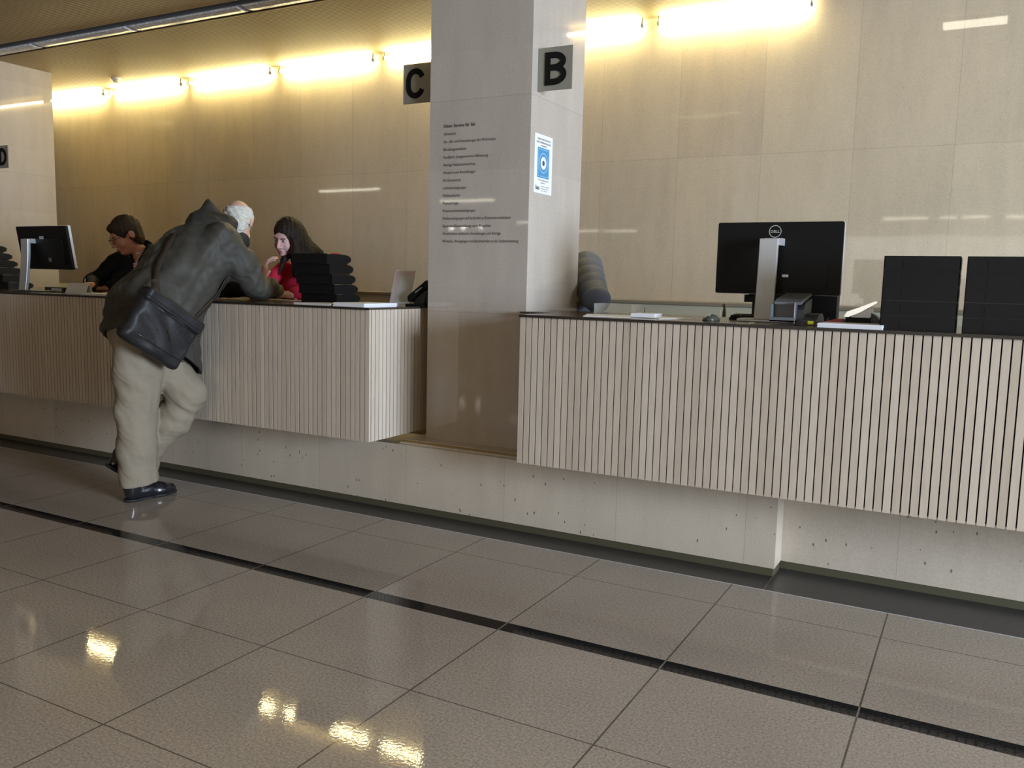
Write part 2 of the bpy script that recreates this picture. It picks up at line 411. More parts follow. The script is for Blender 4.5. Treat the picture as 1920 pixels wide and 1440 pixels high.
def sdf_obj(name, fn, lo, hi, h, m, parent, base):
    V, F = sdf_mesh(fn, lo, hi, h)
    me = bpy.data.meshes.new(name); V = V-np.asarray(base, np.float32)
    me.vertices.add(len(V)); me.vertices.foreach_set('co', V.ravel()); me.loops.add(len(F)*4); me.polygons.add(len(F))
    me.loops.foreach_set('vertex_index', F.ravel().astype(np.int32)); me.polygons.foreach_set('loop_start', np.arange(0, len(F)*4, 4, dtype=np.int32))
    me.update(calc_edges=True); me.validate()
    return link(name, me, m, parent, (0, 0, 0) if parent is not None else base, True)

#PART2
# ------------------------------------------------------------------ the setting
def struct(name, mb, m): return tag(mb.build(name, m), kind='structure')
ZC = 3.16
struct('floor', MB().box((-20, -20, -.1), (8, 6.3, 0)), M['floor'])
struct('ceiling', MB().box((-20, -20, ZC), (8, 4.6, ZC+.1)).box((-20, 4.6, ZC+.12), (8, 4.84, ZC+.2)).box((-20, 4.84, ZC), (8, 6.3, ZC+.1)), M['ceiling'])
struct('wall_back', MB().box((-20, 6.18, 0), (8, 6.3, ZC+.2)), M['wall'])
struct('wall_left', MB().box((-20.1, -20, 0), (-20, 6.3, ZC+.2)), M['hallwall'])
def wall_with_openings(name, axis, at, lo, hi, spans, z0, z1):
    mb = MB()
    def seg(a, b, c, d):
        if axis == 'x': mb.box((at, a, c), (at+.15, b, d))
        else: mb.box((a, at-.15, c), (b, at, d))
    seg(lo, hi, 0, z0); seg(lo, hi, z1, ZC+.2); p = lo
    for a, b in spans: seg(p, a, z0, z1); p = b
    seg(p, hi, z0, z1); struct(name, mb, M['hallwall'])
    for i, (a, b) in enumerate(spans):
        f = MB(); t = .05
        def bar(c, d, e, h):
            if axis == 'x': f.box((at+.04, c, e), (at+.10, d, h))
            else: f.box((c, at-.10, e), (d, at-.04, h))
        bar(a, b, z0, z0+t); bar(a, b, z1-t, z1); n = 3
        for k in range(n+1):
            x = a+(b-a-t)*k/n; bar(x, x+t, z0+t, z1-t)
        wn = 'window_%d' % (len([o for o in bpy.data.objects if o.name.startswith('window_') and o.get('kind')])+1)
        wo = struct(wn, f, M['frame']); gl = MB()
        if axis == 'x': gl.box((at+.065, a+t, z0+t), (at+.072, b-t, z1-t))
        else: gl.box((a+t, at-.072, z0+t), (b-t, at-.065, z1-t))
        gl.build('pane', M['glass'], wo)
wall_with_openings('wall_right', 'x', 8.0, -20, 6.3, [(-5.2, -1.2), (-.8, 3.2)], .3, 2.95)
wall_with_openings('wall_front', 'y', -20.0, -20, 8, [(-10, -6), (-5, -1), (0, 4)], .2, 3.0)
# dark border along the counter foot, and the stone base
struct('trim_1', MB().box((-16, 3.504, 0), (-.704, 3.70, .0015)).box((-.698, 3.504, 0), (8, 3.85, .0015)), M['border'])
struct('trim_2', MB().box((-16, 3.500, 0), (8, 3.504, .002)), M['silver'])
struct('wall_low', MB().box((-16, 3.684, .037), (-.698, 3.99, .360)).box((-.698, 3.82, .037), (8, 3.99, .398)), M['plinth'])
struct('baseboard_front', MB().box((-16, 3.690, 0), (-.704, 3.98, .037)).box((-.704, 3.826, 0), (8, 3.98, .037)), M['olive'])
struct('trim_3', MB().box((-2.70, 3.72, .360), (-1.84, 4.51, .366)).box((-2.70, 3.77, .366), (-1.84, 4.51, .372)), M['plinth'])
struct('trim_4', MB().box((-2.70, 3.735, .366), (-1.84, 3.77, .369)), M['golden'])  # golden strip painting the warm-lit surface of a groove in the ledge

def column(x0, x1, y0, y1, z0, label, mt):
    poly = [(x0, y0), (x1, y0), (x1, y1), (x0, y1)]
    o = MB().prism(poly, 'z', z0, ZC).build('stone_column', mt, origin=((x0+x1)/2, (y0+y1)/2, z0)); return tag(o, label, 'column')
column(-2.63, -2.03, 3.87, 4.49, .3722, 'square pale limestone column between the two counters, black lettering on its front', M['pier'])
column(-9.0, -8.17, 4.85, 5.45, 0, 'limestone pier at the left edge of the picture with half a round-lettered sign', M['pier'])

# counters
def slats(mb, axis, a, b, at, z0, z1, pitch, gap, th):
    n = int(round(abs(b-a)/pitch)); s_ = (b-a)/n
    for i in range(n):
        p = a+i*s_; q = p+s_; lo_, hi_ = min(p, q)+gap/2, max(p, q)-gap/2
        if axis == 'x': mb.box((lo_, at, z0), (hi_, at+th, z1))
        else: mb.box((at-th, lo_, z0), (at, hi_, z1))
def counter(x0, x1, label, side):
    e = empty('service_counter', ((x0+x1)/2, 3.45, .404), label, 'counter'); L = Vector(e.location)
    def shift(mb): mb.v = [tuple(Vector(p)-L) for p in mb.v]; return mb
    zt = 1.078
    body = MB().box((x0+.02, 3.463, .41), (x1-.02, 3.60, zt-.004))
    body.box((x0+.02, 3.60, .41), (x1-.02, 3.80, .45))
    body.box((x1-.06 if side > 0 else x0+.02, 3.60, .45), (x1-.02 if side > 0 else x0+.06, 4.16, zt-.004))
    shift(body).build('carcass', M['groove'], e)
    s = MB(); slats(s, 'x', x0+.0 if side > 0 else x0, x1, 3.45, .404, zt, .0313, .0050, .013)
    shift(s).build('front_slats', M['slat'], e)
    s = MB(); xs = x1 if side > 0 else x0+.013
    slats(s, 'y', 3.45+.014, 4.16, xs, .404, zt, .0313, .0050, .013)
    shift(s).build('side_slats', M['slat'], e)
    t = MB().box((x0, 3.446, zt+.002), (x1, 4.20, 1.089))
    if side < 0: t.box((-2.028, 3.80, zt+.002), (x0, 4.20, 1.089))
    shift(t).build('worktop', M['worktop'], e)
    sh = MB().box((x0, 3.44, zt-.001), (x1, 3.446, 1.0885))
    shift(sh).build('worktop_edge', M['edge'], e)
    return e
counter(-15.9, -2.694, 'long pale slatted counter left of the stone column, the leaning man stands at it', 1)
counter(-1.84, 7.9, 'pale slatted counter right of the stone column with large black monitor on it', -1)

# low cabinets along the back wall
for i, (a, b) in enumerate([(-15.8, -9.1), (-8.1, -6.9), (-6.88, -5.3), (-5.28, -3.9), (-3.88, -2.62), (-2.60, -1.52), (-1.50, 0.1), (.12, 1.7), (1.72, 3.3)]):
    z1 = 1.128
    e = empty('low_cabinet', ((a+b)/2, 5.98, 0), '', 'cabinet', 'low cabinets along the back wall')
    e['label'] = ['low cabinet against the back wall behind the left pier', 'low cabinet behind the left monitor and desk plate', 'low cabinet behind the woman in glasses', 'low cabinet behind the leaning man',
        'low cabinet behind the leaflet holder, left of the column', 'low cabinet behind the grey quilted jacket, right of the column', 'low cabinet behind the large monitor, mouse and keyboard', 'low cabinet behind the black tray stacks on the right', 'low cabinet at the far right behind the counter'][i]
    L = Vector(e.location)
    def rel(mb): mb.v = [tuple(Vector(p)-L) for p in mb.v]; return mb
    rel(MB().box((a, 5.72, 0), (b, 6.178, z1-.022))).build('carcass', M['cab'], e)
    rel(MB().box((a, 5.70, z1-.02), (b, 6.178, z1))).build('top', M['cabtop'], e)
    rel(MB().box((a+.01, 5.702, .1), ((a+b)/2-.003, 5.719, z1-.045))).build('door', M['cab'], e)
    rel(MB().box(((a+b)/2+.003, 5.702, .1), (b-.01, 5.719, z1-.045))).build('door', M['cab'], e)

# ------------------------------------------------------------------ lamps
names = ['leftmost glowing tube on the back wall, touching the left pier edge', 'second glowing tube from the left pier', 'third glowing tube from the left pier', 'fourth glowing tube from the left pier, above the hooded man and clerks',
         'glowing tube running behind the left side of the stone column', 'glowing tube partly hidden by the right side of the stone column', 'rightmost glowing tube at the top edge, ending above the monitor']
# tube joints (x) along the back wall
JX = [-9.43, -8.26, -7.08, -5.89, -4.70, -3.46, -2.26, -1.08]
for i in range(7):
    a, b = JX[i]+.07, JX[i+1]-.07
    e = empty('fluorescent_tube', ((a+b)/2, 6.09, 3.10), names[i], 'lamp', 'fluorescent tubes along the top of the back wall'); L = Vector(e.location)
    def rel(mb): mb.v = [tuple(Vector(p)-L) for p in mb.v]; return mb
    rel(MB().tube([(a, 6.125, 3.105), (b, 6.125, 3.105)], .013, 10)).build('tube', M['tube'], e, True)
    for x in (a-.014, b+.001): rel(MB().box((x, 6.112, 3.092), (x+.013, 6.138, 3.118)).box((x+.003, 6.120, 3.118), (x+.010, 6.130, ZC))).build('socket', M['grey'], e)
# unlit trough in the ceiling with reflector tubes
e = empty('ceiling_trough', (-6.3, 4.72, ZC), 'long metal trough with unlit light fittings recessed in the ribbed ceiling', 'light trough'); L = Vector(e.location)
def rel(mb): mb.v = [tuple(Vector(p)-L) for p in mb.v]; return mb
rel(MB().box((-15.9, 4.60, ZC), (7.9, 4.604, ZC+.12)).box((-15.9, 4.836, ZC-.004), (7.9, 4.842, ZC+.12)).box((-15.9, 4.604, ZC+.112), (7.9, 4.836, ZC+.12))).build('channel', M['dark_gap'], e)
rel(MB().box((-15.9, 4.842, ZC-.006), (7.9, 4.850, ZC))).build('edge_strip', M['golden'], e)
xk = -7.30-1.22*5
while xk < 7:
    p = []
    rel(MB().prism([(4.69, ZC+.10), (4.69, ZC+.006), (4.832, ZC+.006), (4.832, ZC+.10)], 'x', xk+.004, xk+1.216)).build('reflector', M['alu'], e)
    rel(MB().prism([(4.70, ZC+.0055), (4.705, ZC-.004), (4.76, ZC-.010), (4.815, ZC-.004), (4.825, ZC+.0055)], 'x', xk+.03, xk+1.19)).build('unlit_lens', M['tube_off'], e)
    xk += 1.22
# lights of the hall behind the camera (their reflections show on the polished stone)
hall = [(-2.5, -12.2, 1.1), (-1.15, -12.2, .45), (-.6, -12.2, .6), (.35, -12.2, 1.1), (-12.9, -2.4, 1.6), (-11.6, -9.8, 1.5), (-13.06, -16.35, .85), (-12.0, -16.35, 1.25), (-.42, 5.28, .44)]
for i, (x, y, l) in enumerate(hall):
    e = empty('hall_light', (x+l/2, y, ZC), 'slim ceiling light in the hall, seen only as a streak reflected in polished stone', 'ceiling light', 'hall ceiling lights'); L = Vector(e.location)
    rel(MB().box((x, y-.06, ZC-.02), (x+l, y+.06, ZC))).build('housing', M['alu'], e)
    rel(MB().box((x+.02, y-.045, ZC-.050), (x+l-.02, y+.045, ZC-.0201))).build('diffuser', M['hall_light'], e)
for x, y in ((-16.64, -18.2), (-16.12, -18.2), (-15.40, -18.15)):
    e = empty('hall_downlight', (x, y, ZC), 'tiny round hall downlight, seen only as a dot reflected in the column front', 'ceiling light', 'hall downlights'); L = Vector(e.location)
    rel(MB().tube([(x, y, ZC), (x, y, ZC-.012)], [.085, .075], 20)).build('trim_ring', M['alu'], e)
    rel(MB().tube([(x, y, ZC-.0121), (x, y, ZC-.07)], [.065, .055], 20)).build('lamp_face', M['spot_light'], e)
e = empty('smoke_detector', (-7.73, 5.843, ZC), 'small pale round smoke detector on ceiling above left tubes', 'smoke detector'); L = Vector(e.location)
rel(MB().tube([(-7.73, 5.843, ZC), (-7.73, 5.843, ZC-.02)], [.05, .05], 20)).build('base_ring', M['white'], e)
rel(MB().tube([(-7.73, 5.843, ZC-.02), (-7.73, 5.843, ZC-.045)], [.038, .026], 20)).build('sensor_head', M['white'], e)

# ------------------------------------------------------------------ signs and lettering
def glyph(mb, ch, x0, z0, W, H, st, y0, y1):
    def arc(cx, cz, rx, rz, a0, a1, n=18): return [(cx+rx*math.cos(math.radians(a0+(a1-a0)*i/n)), cz+rz*math.sin(math.radians(a0+(a1-a0)*i/n))) for i in range(n+1)]
    h = st/2; l, r, b, t = x0+h, x0+W-h, z0+h, z0+H-h
    if ch == 'B':
        m_ = z0+H*.53
        mb.ribbon([(l, z0), (l, z0+H)], st, 'y', y0, y1)
        rt_ = (t-m_)/2; rb = (m_-b)/2; xr = x0+W*.42
        mb.ribbon([(l, t), (xr, t)]+arc(xr, m_+rt_, r-xr-.004, rt_, 90, -90)+[(xr, m_), (l, m_)], st, 'y', y0-.0003, y1)
        mb.ribbon([(l, m_), (xr, m_)]+arc(xr, b+rb, r-xr, rb, 90, -90)+[(xr, b), (l, b)], st, 'y', y0-.0006, y1)
    if ch == 'D':
        mb.ribbon([(l, z0), (l, z0+H)], st, 'y', y0, y1); xr = x0+W*.35
        mb.ribbon([(l, t), (xr, t)]+arc(xr, (t+b)/2, r-xr, (t-b)/2, 90, -90)+[(xr, b), (l, b)], st, 'y', y0-.0003, y1)
    if ch == 'C':
        cx = (l+r)/2; R = (r-l)/2; ru = R*1.12
        mb.ribbon(arc(cx, t-ru, R, ru, 22, 180)+arc(cx, b+ru, R, ru, 180, 338), st, 'y', y0, y1)
def sign(ch, x0, x1, y, label, lx, W):
    e = empty('letter_sign', (x0 if ch != 'C' else x1, y, 2.283), label, 'sign'); L = Vector(e.location)
    rel_ = lambda mb: (setattr(mb, 'v', [tuple(Vector(p)-L) for p in mb.v]), mb)[1]
    rel_(MB().box((x0, y, 2.180), (x1, y+.008, 2.386))).build('plate', M['plate'], e)
    mb = MB(); glyph(mb, ch, lx, 2.204, W, .158, .030, y-.003, y-.0002)
    rel_(mb).build('letter', M['letter'], e)
sign('B', -2.03, -1.842, 3.93, 'flag sign with a black B on the right side of the stone column', -1.990, .118)
sign('C', -2.848, -2.63, 3.93, 'flag sign with a black C on the left side of the stone column', -2.828, .122)
sign('D', -8.17, -8.035, 4.90, 'flag sign at left picture edge showing the round of a black D', -8.168, .112)

lines = ['Unser Service für Sie:', 'Adressbuch', 'An-, Ab- und Ummeldungen des Wohnsitzes', 'Berufungsanwalten', 'Fundbüro (ausgenommen Abholung)', 'Anträge Heizkostenzuschuss', 'Haustiere und Anmeldungen', 'Kirchenaustritt',
         'Lebensbestätigungen', 'Meldeauskünfte', 'Passanträge', 'Privatinsolvenzbestätigungen', 'Parkberechtigungen und Auskünfte zu Einwohnermeldedaten', 'Sperrmüllanmeldung und Abgaben', 'Verschiedene städtische Anmeldungen und Anträge', 'Wünsche, Anregungen und Beschwerden an die Stadtverwaltung']
wd = [60, 23, 97, 43, 84, 61, 61, 34, 44, 33, 30, 62, 127, 92, 110, 142]
e = empty('wall_lettering', (-2.54, 3.8685, 1.7), 'sixteen lines of small black lettering on the front of the stone column', 'lettering')
for i, (t, wpx) in enumerate(zip(lines, wd)):
    v, f = text_mesh(t, wpx/142*.458, .0215 if i else .025, .012 if i == 0 else 0); z = 2.032-i*(2.032-1.440)/15
    mesh_obj('text_line', [(-.001+p[0], 0, z-.006+p[1]-1.7) for p in v], f, M['print'], e)

# poster on the right face of the column
e = empty('notice_sheet', (-2.03, 4.018, 1.83), 'white notice sheet with blue square taped to the right face of the column', 'poster'); L = Vector(e.location)
X = -2.0285
def pv(v): return [tuple(Vector(p)-L) for p in v]
def quad(name, y0, y1, z0, z1, x, m): mesh_obj(name, pv([(x, y0, z0), (x, y1, z0), (x, y1, z1), (x, y0, z1)]), [(0, 1, 2, 3)], m, e)
rel(MB().box((-2.0299, 3.918, 1.688), (X, 4.118, 1.981))).build('sheet', M['white'], e)
quad('blue_panel', 3.950, 4.082, 1.766, 1.916, X+.0006, M['blue'])
def ring(name, cy_, cz, r_, w_, x, m, n=32, seg=(0, 360), sx=1):
    v = []; f = []
    for k in range(n+1):
        a_ = math.radians(seg[0]+(seg[1]-seg[0])*k/n)
        for rr in (r_, r_-w_): v.append((x, cy_+rr*sx*math.cos(a_), cz+rr*math.sin(a_)))
    for k in range(n): f.append((2*k, 2*k+2, 2*k+3, 2*k+1))
    mesh_obj(name, pv(v), f, m, e)
ring('circle_line', 4.016, 1.841, .050, .004, X+.001, M['pblue'])
ring('white_ring', 4.016, 1.841, .032, .018, X+.0014, M['white'])
ring('emblem', 4.016, 1.841, .012, .012, X+.001, M['olive'], 16)
fr = MB()
for (a, b, c, d) in [(3.957, 4.075, 1.773, 1.775), (3.957, 4.075, 1.907, 1.909), (3.957, 3.959, 1.773, 1.909), (4.073, 4.075, 1.773, 1.909)]: fr.box((X+.0006, a, c), (X+.0012, b, d))
rel(fr).build('panel_outline', M['pblue'], e)
def ptext(t, y, z, wdt, hgt, m=M['letter']):
    v, f = text_mesh(t, wdt, hgt); mesh_obj('printed_line', pv([(X+.0008, y+p[0], z+p[1]) for p in v]), f, m, e)
ptext('DIENSTLEISTUNG BITTE', 3.945, 1.953, .148, .012); ptext('NEUE TERMINANMELDUNG', 3.938, 1.937, .160, .012); ptext('ANGEBOTE', 3.984, 1.922, .066, .011)
ptext('Terminvereinbarung unter', 3.958, 1.752, .122, .009); ptext('abholen', 3.99, 1.739, .05, .009)
for k, t in enumerate(['Stadtverwaltung', 'Bürgerservice', 'Info 235-0']): ptext(t, 4.0, 1.722-k*.011, .085-.01*k, .008, M['grey'])
bx = MB()
for k, hh in enumerate([.022, .014, .018, .014]): bx.box((X+.0006, 3.935+k*.011, 1.704), (X+.0012, 3.943+k*.011, 1.704+hh))
rel(bx).build('logo', M['grey'], e)
# ------------------------------------------------------------------ letter trays
def tray_mesh():
    W, D_, H, t = .127, .205, .052, .003
    mb = MB()
    mb.box((-W, 0, 0), (W, D_-.03, t))
    mb.box((-W, 0, 0), (W, t, .0546))
    prof = [(0, 0), (D_-.045, 0), (D_-.03, .006), (D_-.012, .012), (D_, .026), (D_-.006, .040), (D_-.03, .050), (D_-.06, .0535), (.10, .0545), (0, .052)]
    mb.prism(prof, 'x', -W, -W+t); mb.prism(prof, 'x', W-t, W)
    mb.box((-.06, -.0015, .012), (.06, 0, .038)); mb.box((-W, -.002, H-.004), (W, 0, H)); mb.box((-W, -.002, 0), (W, 0, .003))
    mb.box((-W+t, D_-.035, t), (-.045, D_-.03, .014)); mb.box((.045, D_-.035, t), (W-t, D_-.03, .014))
    return mb
proto = None
def stack(x, y, n, dy, where, group, dx=0):
    global proto
    words_ = {5: ['bottom', 'fourth', 'middle', 'second', 'topmost'], 6: ['bottom', 'fifth', 'fourth', 'third', 'second', 'topmost']}[n]
    for k in range(n):
        if proto is None: o = proto = tray_mesh().build('letter_tray', M['tray'])
        else: o = proto.copy(); C.objects.link(o)
        o.location = (x+dx*k, y-dy*k, 1.0892+k*.0548)
        wd_ = words_[k]; pos_ = {'fifth': 'fifth from top', 'fourth': 'fourth from top', 'third': 'third from top', 'second': 'second from top'}.get(wd_, wd_)
        tag(o, '%s black letter tray, %s' % (pos_, where), 'letter tray', group)
stack(-3.245, 3.70, 5, .020, 'leaning stack in front of the woman in red', 'letter trays by the woman in red')
stack(-.206, 3.485, 5, 0, 'stack right of the hole punch', 'letter trays in the stack beside the hole punch')
stack(.068, 3.49, 5, 0, 'rightmost stack, at the picture edge', 'letter trays in the rightmost stack')
stack(-6.73, 3.985, 6, .040, 'stepped stack left of the small monitor', 'letter trays at the left picture edge')

# ------------------------------------------------------------------ monitors
def monitor(loc, rz, tilt, w_, h_, zb, nx, label, logo, ntop=.40):
    e = empty('monitor', loc, label, 'monitor', rz=rz)
    R = Matrix.Rotation(tilt, 3, 'X'); cz = zb+h_/2; py = .09
    def T(mb): mb.v = [tuple(R @ (Vector(p)-Vector((0, py, zb)))+Vector((0, py, zb))) for p in mb.v]; return mb
    hw = w_/2; r_ = .008
    def rr(hw_, z0, z1, r__):
        p = []
        for cx, cz_, a0 in ((hw_-r__, z1-r__, 0), (-hw_+r__, z1-r__, 90), (-hw_+r__, z0+r__, 180), (hw_-r__, z0+r__, 270)):
            for k in range(5): a_ = math.radians(a0+k*22.5); p.append((cx+r__*math.cos(a_), cz_+r__*math.sin(a_)))
        return p
    T(MB().prism(rr(hw, zb, zb+h_, r_), 'y', py-.014, py+.004)).build('back_shell', M['black'], e)
    T(MB().prism(rr(hw*.8, zb+.03, zb+h_-.080, .02), 'y', py-.026, py-.014)).build('rear_bulge', M['black'], e)
    T(MB().prism(rr(hw+.001, zb-.001, zb+h_+.001, r_), 'y', py+.004, py+.022)).build('bezel', M['silver_edge'], e)
    T(MB().box((-hw+.015, py+.0221, zb+.018), (hw-.015, py+.0228, zb+h_-.015))).build('screen', M['black'], e)
    # neck, hinge plate and base
    nb = MB(); n_ = 9; hw2 = .039
    for k in range(n_-1):
        def sec(j):
            t = j/(n_-1); z = .012+t*(ntop-.012); y = -.045+.03*math.sin(t*PI*.5); return y, z
        (ya, za), (yb, zb_) = sec(k), sec(k+1)
        nb.add([(nx-hw2, ya, za), (nx+hw2, ya, za), (nx+hw2, yb, zb_), (nx-hw2, yb, zb_), (nx-hw2, ya+.022, za), (nx+hw2, ya+.022, za), (nx+hw2, yb+.022, zb_), (nx-hw2, yb+.022, zb_)],
               [(0, 1, 2, 3), (5, 4, 7, 6), (1, 5, 6, 2), (4, 0, 3, 7)] + ([(0, 4, 5, 1)] if k == 0 else []) + ([(3, 2, 6, 7)] if k == n_-2 else []))
    nb.build('neck', M['silver'], e, bevel=.003)
    MB().box((nx-.02, -.0, ntop-.028), (nx+.052, py-.026, ntop+.002)).build('hinge_plate', M['silver'], e)
    bs = MB().prism([(nx-.11, -.05), (nx+.11, -.05), (nx+.12, .03), (nx+.10, .11), (nx-.10, .11), (nx-.12, .03)], 'z', .0, .012); bs.build('base', M['silver'] if logo else M['grey2'], e, bevel=.003)
    if logo:
        n = 36; rv = []; rf = []; zc = zb+h_-.040; xc = nx+.006
        for k in range(n):
            a_ = 2*PI*k/n
            for rr_ in (.0265, .0235): rv.append((xc+rr_*math.cos(a_), py-.0145, zc+rr_*math.sin(a_)))
        for k in range(n): rf.append((2*k, (2*k+2) % (2*n), (2*k+3) % (2*n), 2*k+1))
        mb = MB(); mb.add(rv, rf); T(mb).build('logo_ring', M['silver'], e)
        v, f = text_mesh('DELL', .038, .0165, .02); mb = MB(); mb.add([(xc-.019+p[0], py-.0146, zc-.006+p[1]) for p in v], f); T(mb).build('logo_lettering', M['silver'], e)
        T(MB().box((nx+.048, py-.0275, zb+.075), (nx+.075, py-.026, zb+.086))).build('label', M['silver'], e)
    else:
        T(MB().box((nx+.10, py-.0275, zb+h_-.085), (nx+.145, py-.026, zb+h_-.065))).build('label', M['silver'], e)
        T(MB().box((nx+.16, py-.0275, zb+.055), (nx+.19, py-.026, zb+.080))).build('vent_label', M['grey'], e)
    return e
monitor((-.797, 3.78, 1.089), 0, 0, .53, .311, .119, -.022, 'large black monitor seen from behind on the right counter, silver neck', True, .355)
monitor((-5.66, 3.62, 1.089), 0, math.radians(9), .545, .292, .160, -.11, 'black monitor seen from behind at left, left of the woman in glasses', False, .36)

def simple(name, loc, label, cat, parts, group=None):
    e = empty(name, loc, label, cat, group); L = Vector(loc)
    for pn, mb, m, *rest in parts:
        mb.v = [tuple(Vector(p)-L) for p in mb.v]; mb.build(pn, m, e, *(rest or []))
    return e
ZT = 1.0892
# small black box and bracket behind the neck of the large monitor
simple('document_box', (-.75, 4.06, ZT), 'black upright box standing behind the neck of the large monitor', 'desk box',
       [('housing', MB().box((-.935, 4.03, ZT), (-.565, 4.11, 1.208)), M['black']),
        ('handle', MB().box((-.975, 4.04, 1.168), (-.935, 4.08, 1.203)).box((-.955, 4.04, 1.195), (-.90, 4.08, 1.208)), M['black']),
        ('foot', MB().box((-.56, 4.03, ZT), (-.50, 4.08, 1.105)), M['grey2'])])
# card terminal / ticket device
tb = MB()
tb.box((-.757, 3.640, 1.103), (-.660, 3.648, 1.176)); tb.box((-.757, 3.585, 1.103), (-.752, 3.648, 1.170)); tb.box((-.665, 3.585, 1.095), (-.660, 3.648, 1.178))
tb.box((-.757, 3.575, 1.100), (-.660, 3.648, 1.106)); tb.box((-.757, 3.575, 1.100), (-.660, 3.580, 1.118))
slab = MB().prism([(3.60, 1.170), (3.64, 1.176), (3.83, 1.206), (3.83, 1.216), (3.64, 1.192), (3.60, 1.180)], 'x', -.745, -.640)
neck_ = MB().prism([(3.62, ZT), (3.76, ZT), (3.79, 1.12), (3.80, 1.195), (3.66, 1.178), (3.625, 1.15)], 'x', -.660, -.632)
base_ = MB().prism([(3.58, ZT), (3.80, ZT), (3.79, 1.115), (3.74, 1.135), (3.66, 1.13), (3.60, 1.11)], 'x', -.632, -.578)
simple('card_terminal', (-.67, 3.68, ZT), 'grey desk device with open slot and yellow sticker before the large monitor', 'terminal',
       [('slot_frame', tb, M['grey']), ('cover', slab, M['grey']), ('housing', neck_, M['grey2']), ('foot', base_, M['grey2']),
        ('sticker', MB().box((-.607, 3.5785, 1.094), (-.585, 3.5799, 1.107)), M['yellow']),
        ('edge_trim', MB().box((-.6625, 3.583, 1.095), (-.6595, 3.585, 1.178)), M['silver'])])
# mouse, keyboard
def half_ell(cx, cy_, cz, rx, ry, rz, n=16, mrings=6):
    mb = MB(); v = []; f = []
    for i in range(mrings+1):
        a_ = PI/2*i/mrings
        for k in range(n): b_ = 2*PI*k/n; v.append((cx+rx*math.cos(a_)*math.cos(b_), cy_+ry*math.cos(a_)*math.sin(b_), cz+rz*math.sin(a_)))
    for i in range(mrings):
        for k in range(n): f.append((i*n+k, i*n+(k+1) % n, (i+1)*n+(k+1) % n, (i+1)*n+k))
    f.append(tuple(range(n))[::-1]); return mb.add(v, f)
simple('computer_mouse', (-1.02, 3.66, ZT), 'small grey computer mouse left of the keyboard on the right counter', 'mouse',
       [('shell', half_ell(-1.02, 3.66, ZT, .036, .055, .029), M['mouse'], True), ('scroll_wheel', MB().tube([(-1.024, 3.63, 1.111), (-1.016, 3.63, 1.111)], .008, 12), M['silver'])])
kb = MB().box((-1.005, 3.90, ZT), (-.58, 4.02, 1.099)); keys = MB()
for r_ in range(6):
    for c_ in range(22):
        x = -1.0+c_*.0189; y = 3.903+r_*.0190; keys.prism([(x, y), (x+.016, y), (x+.016, y+.016), (x, y+.016)], 'z', 1.099, 1.109+.001*r_)
simple('keyboard', (-.79, 3.96, ZT), 'black computer keyboard under the large monitor', 'keyboard', [('case', kb, M['black']), ('keys', keys, M['black'])])
simple('paper_strip', (-.86, 3.60, ZT), 'pale yellow strip of paper left of the grey slot device', 'paper', [('strip', MB().box((-.010, -.06, 0), (.010, .06, .0012), Matrix.Rotation(.15, 3, 'Z'), (-.835, 3.62, ZT)), M['paleyellow'])])
def paper_stack(x0, y0, x1, y1, h_, label, m=M['white'], rz=0, group=None, n=5):
    mb = MB(); cx, cy_ = (x0+x1)/2, (y0+y1)/2; R = Matrix.Rotation(rz, 3, 'Z')
    for k in range(n):
        d = random.uniform(-.003, .003); z0 = ZT+h_*k/n
        mb.box((x0-cx+d, y0-cy_+d, z0-ZT), (x1-cx+d, y1-cy_+d, z0-ZT+h_/n*.92), R, (cx, cy_, ZT))
    o = mb.build('paper_stack', m, origin=(cx, cy_, ZT)); return tag(o, label, 'papers', group)
paper_stack(-.548, 3.452, -.318, 3.64, .017, 'white sheet stack on the right counter in front of the hole punch')
paper_stack(-3.20, 3.455, -2.95, 3.64, .011, 'thin grey-white sheet stack in front of the leaning tray stack', M['paper2'])
paper_stack(-2.93, 3.452, -2.73, 3.73, .020, 'thick white sheet stack at the right end of the left counter', n=7)
paper_stack(-4.97, 3.455, -4.68, 3.64, .014, 'white sheet stack between the woman in glasses and the leaning man')
paper_stack(-5.33, 3.60, -5.08, 3.80, .004, 'sheet under the writing hand of the woman in glasses', M['white'], .15, n=2)
paper_stack(-1.62, 3.56, -1.41, 3.86, .002, 'single sheet lying left on the right counter beside the column', M['white'], .35, n=1)
paper_stack(-1.36, 3.62, -1.16, 3.84, .002, 'single glossy sheet left of the computer mouse', M['white'], -.5, n=1)
paper_stack(-1.40, 3.68, -1.29, 3.82, .018, 'small thick white pad right of the quilted sleeve', M['white'], .1)
paper_stack(-3.87, 3.92, -3.66, 4.10, .004, 'sheet under the hand of the woman in red', M['white'], .1, n=2)
# clear tray behind the papers on the right
simple('acrylic_tray', (-1.6, 4.03, ZT), 'clear low acrylic tray beside the grey quilted sleeve', 'tray',
       [('floor_plate', MB().box((-1.70, 3.97, ZT), (-1.50, 4.12, ZT+.003)), M['acrylic']), ('back_wall', MB().box((-1.70, 4.117, ZT), (-1.50, 4.12, ZT+.05)), M['acrylic']),
        ('side_wall', MB().box((-1.70, 3.97, ZT), (-1.697, 4.117, ZT+.05)), M['acrylic']), ('side_wall', MB().box((-1.503, 3.97, ZT), (-1.50, 4.117, ZT+.05)), M['acrylic'])])
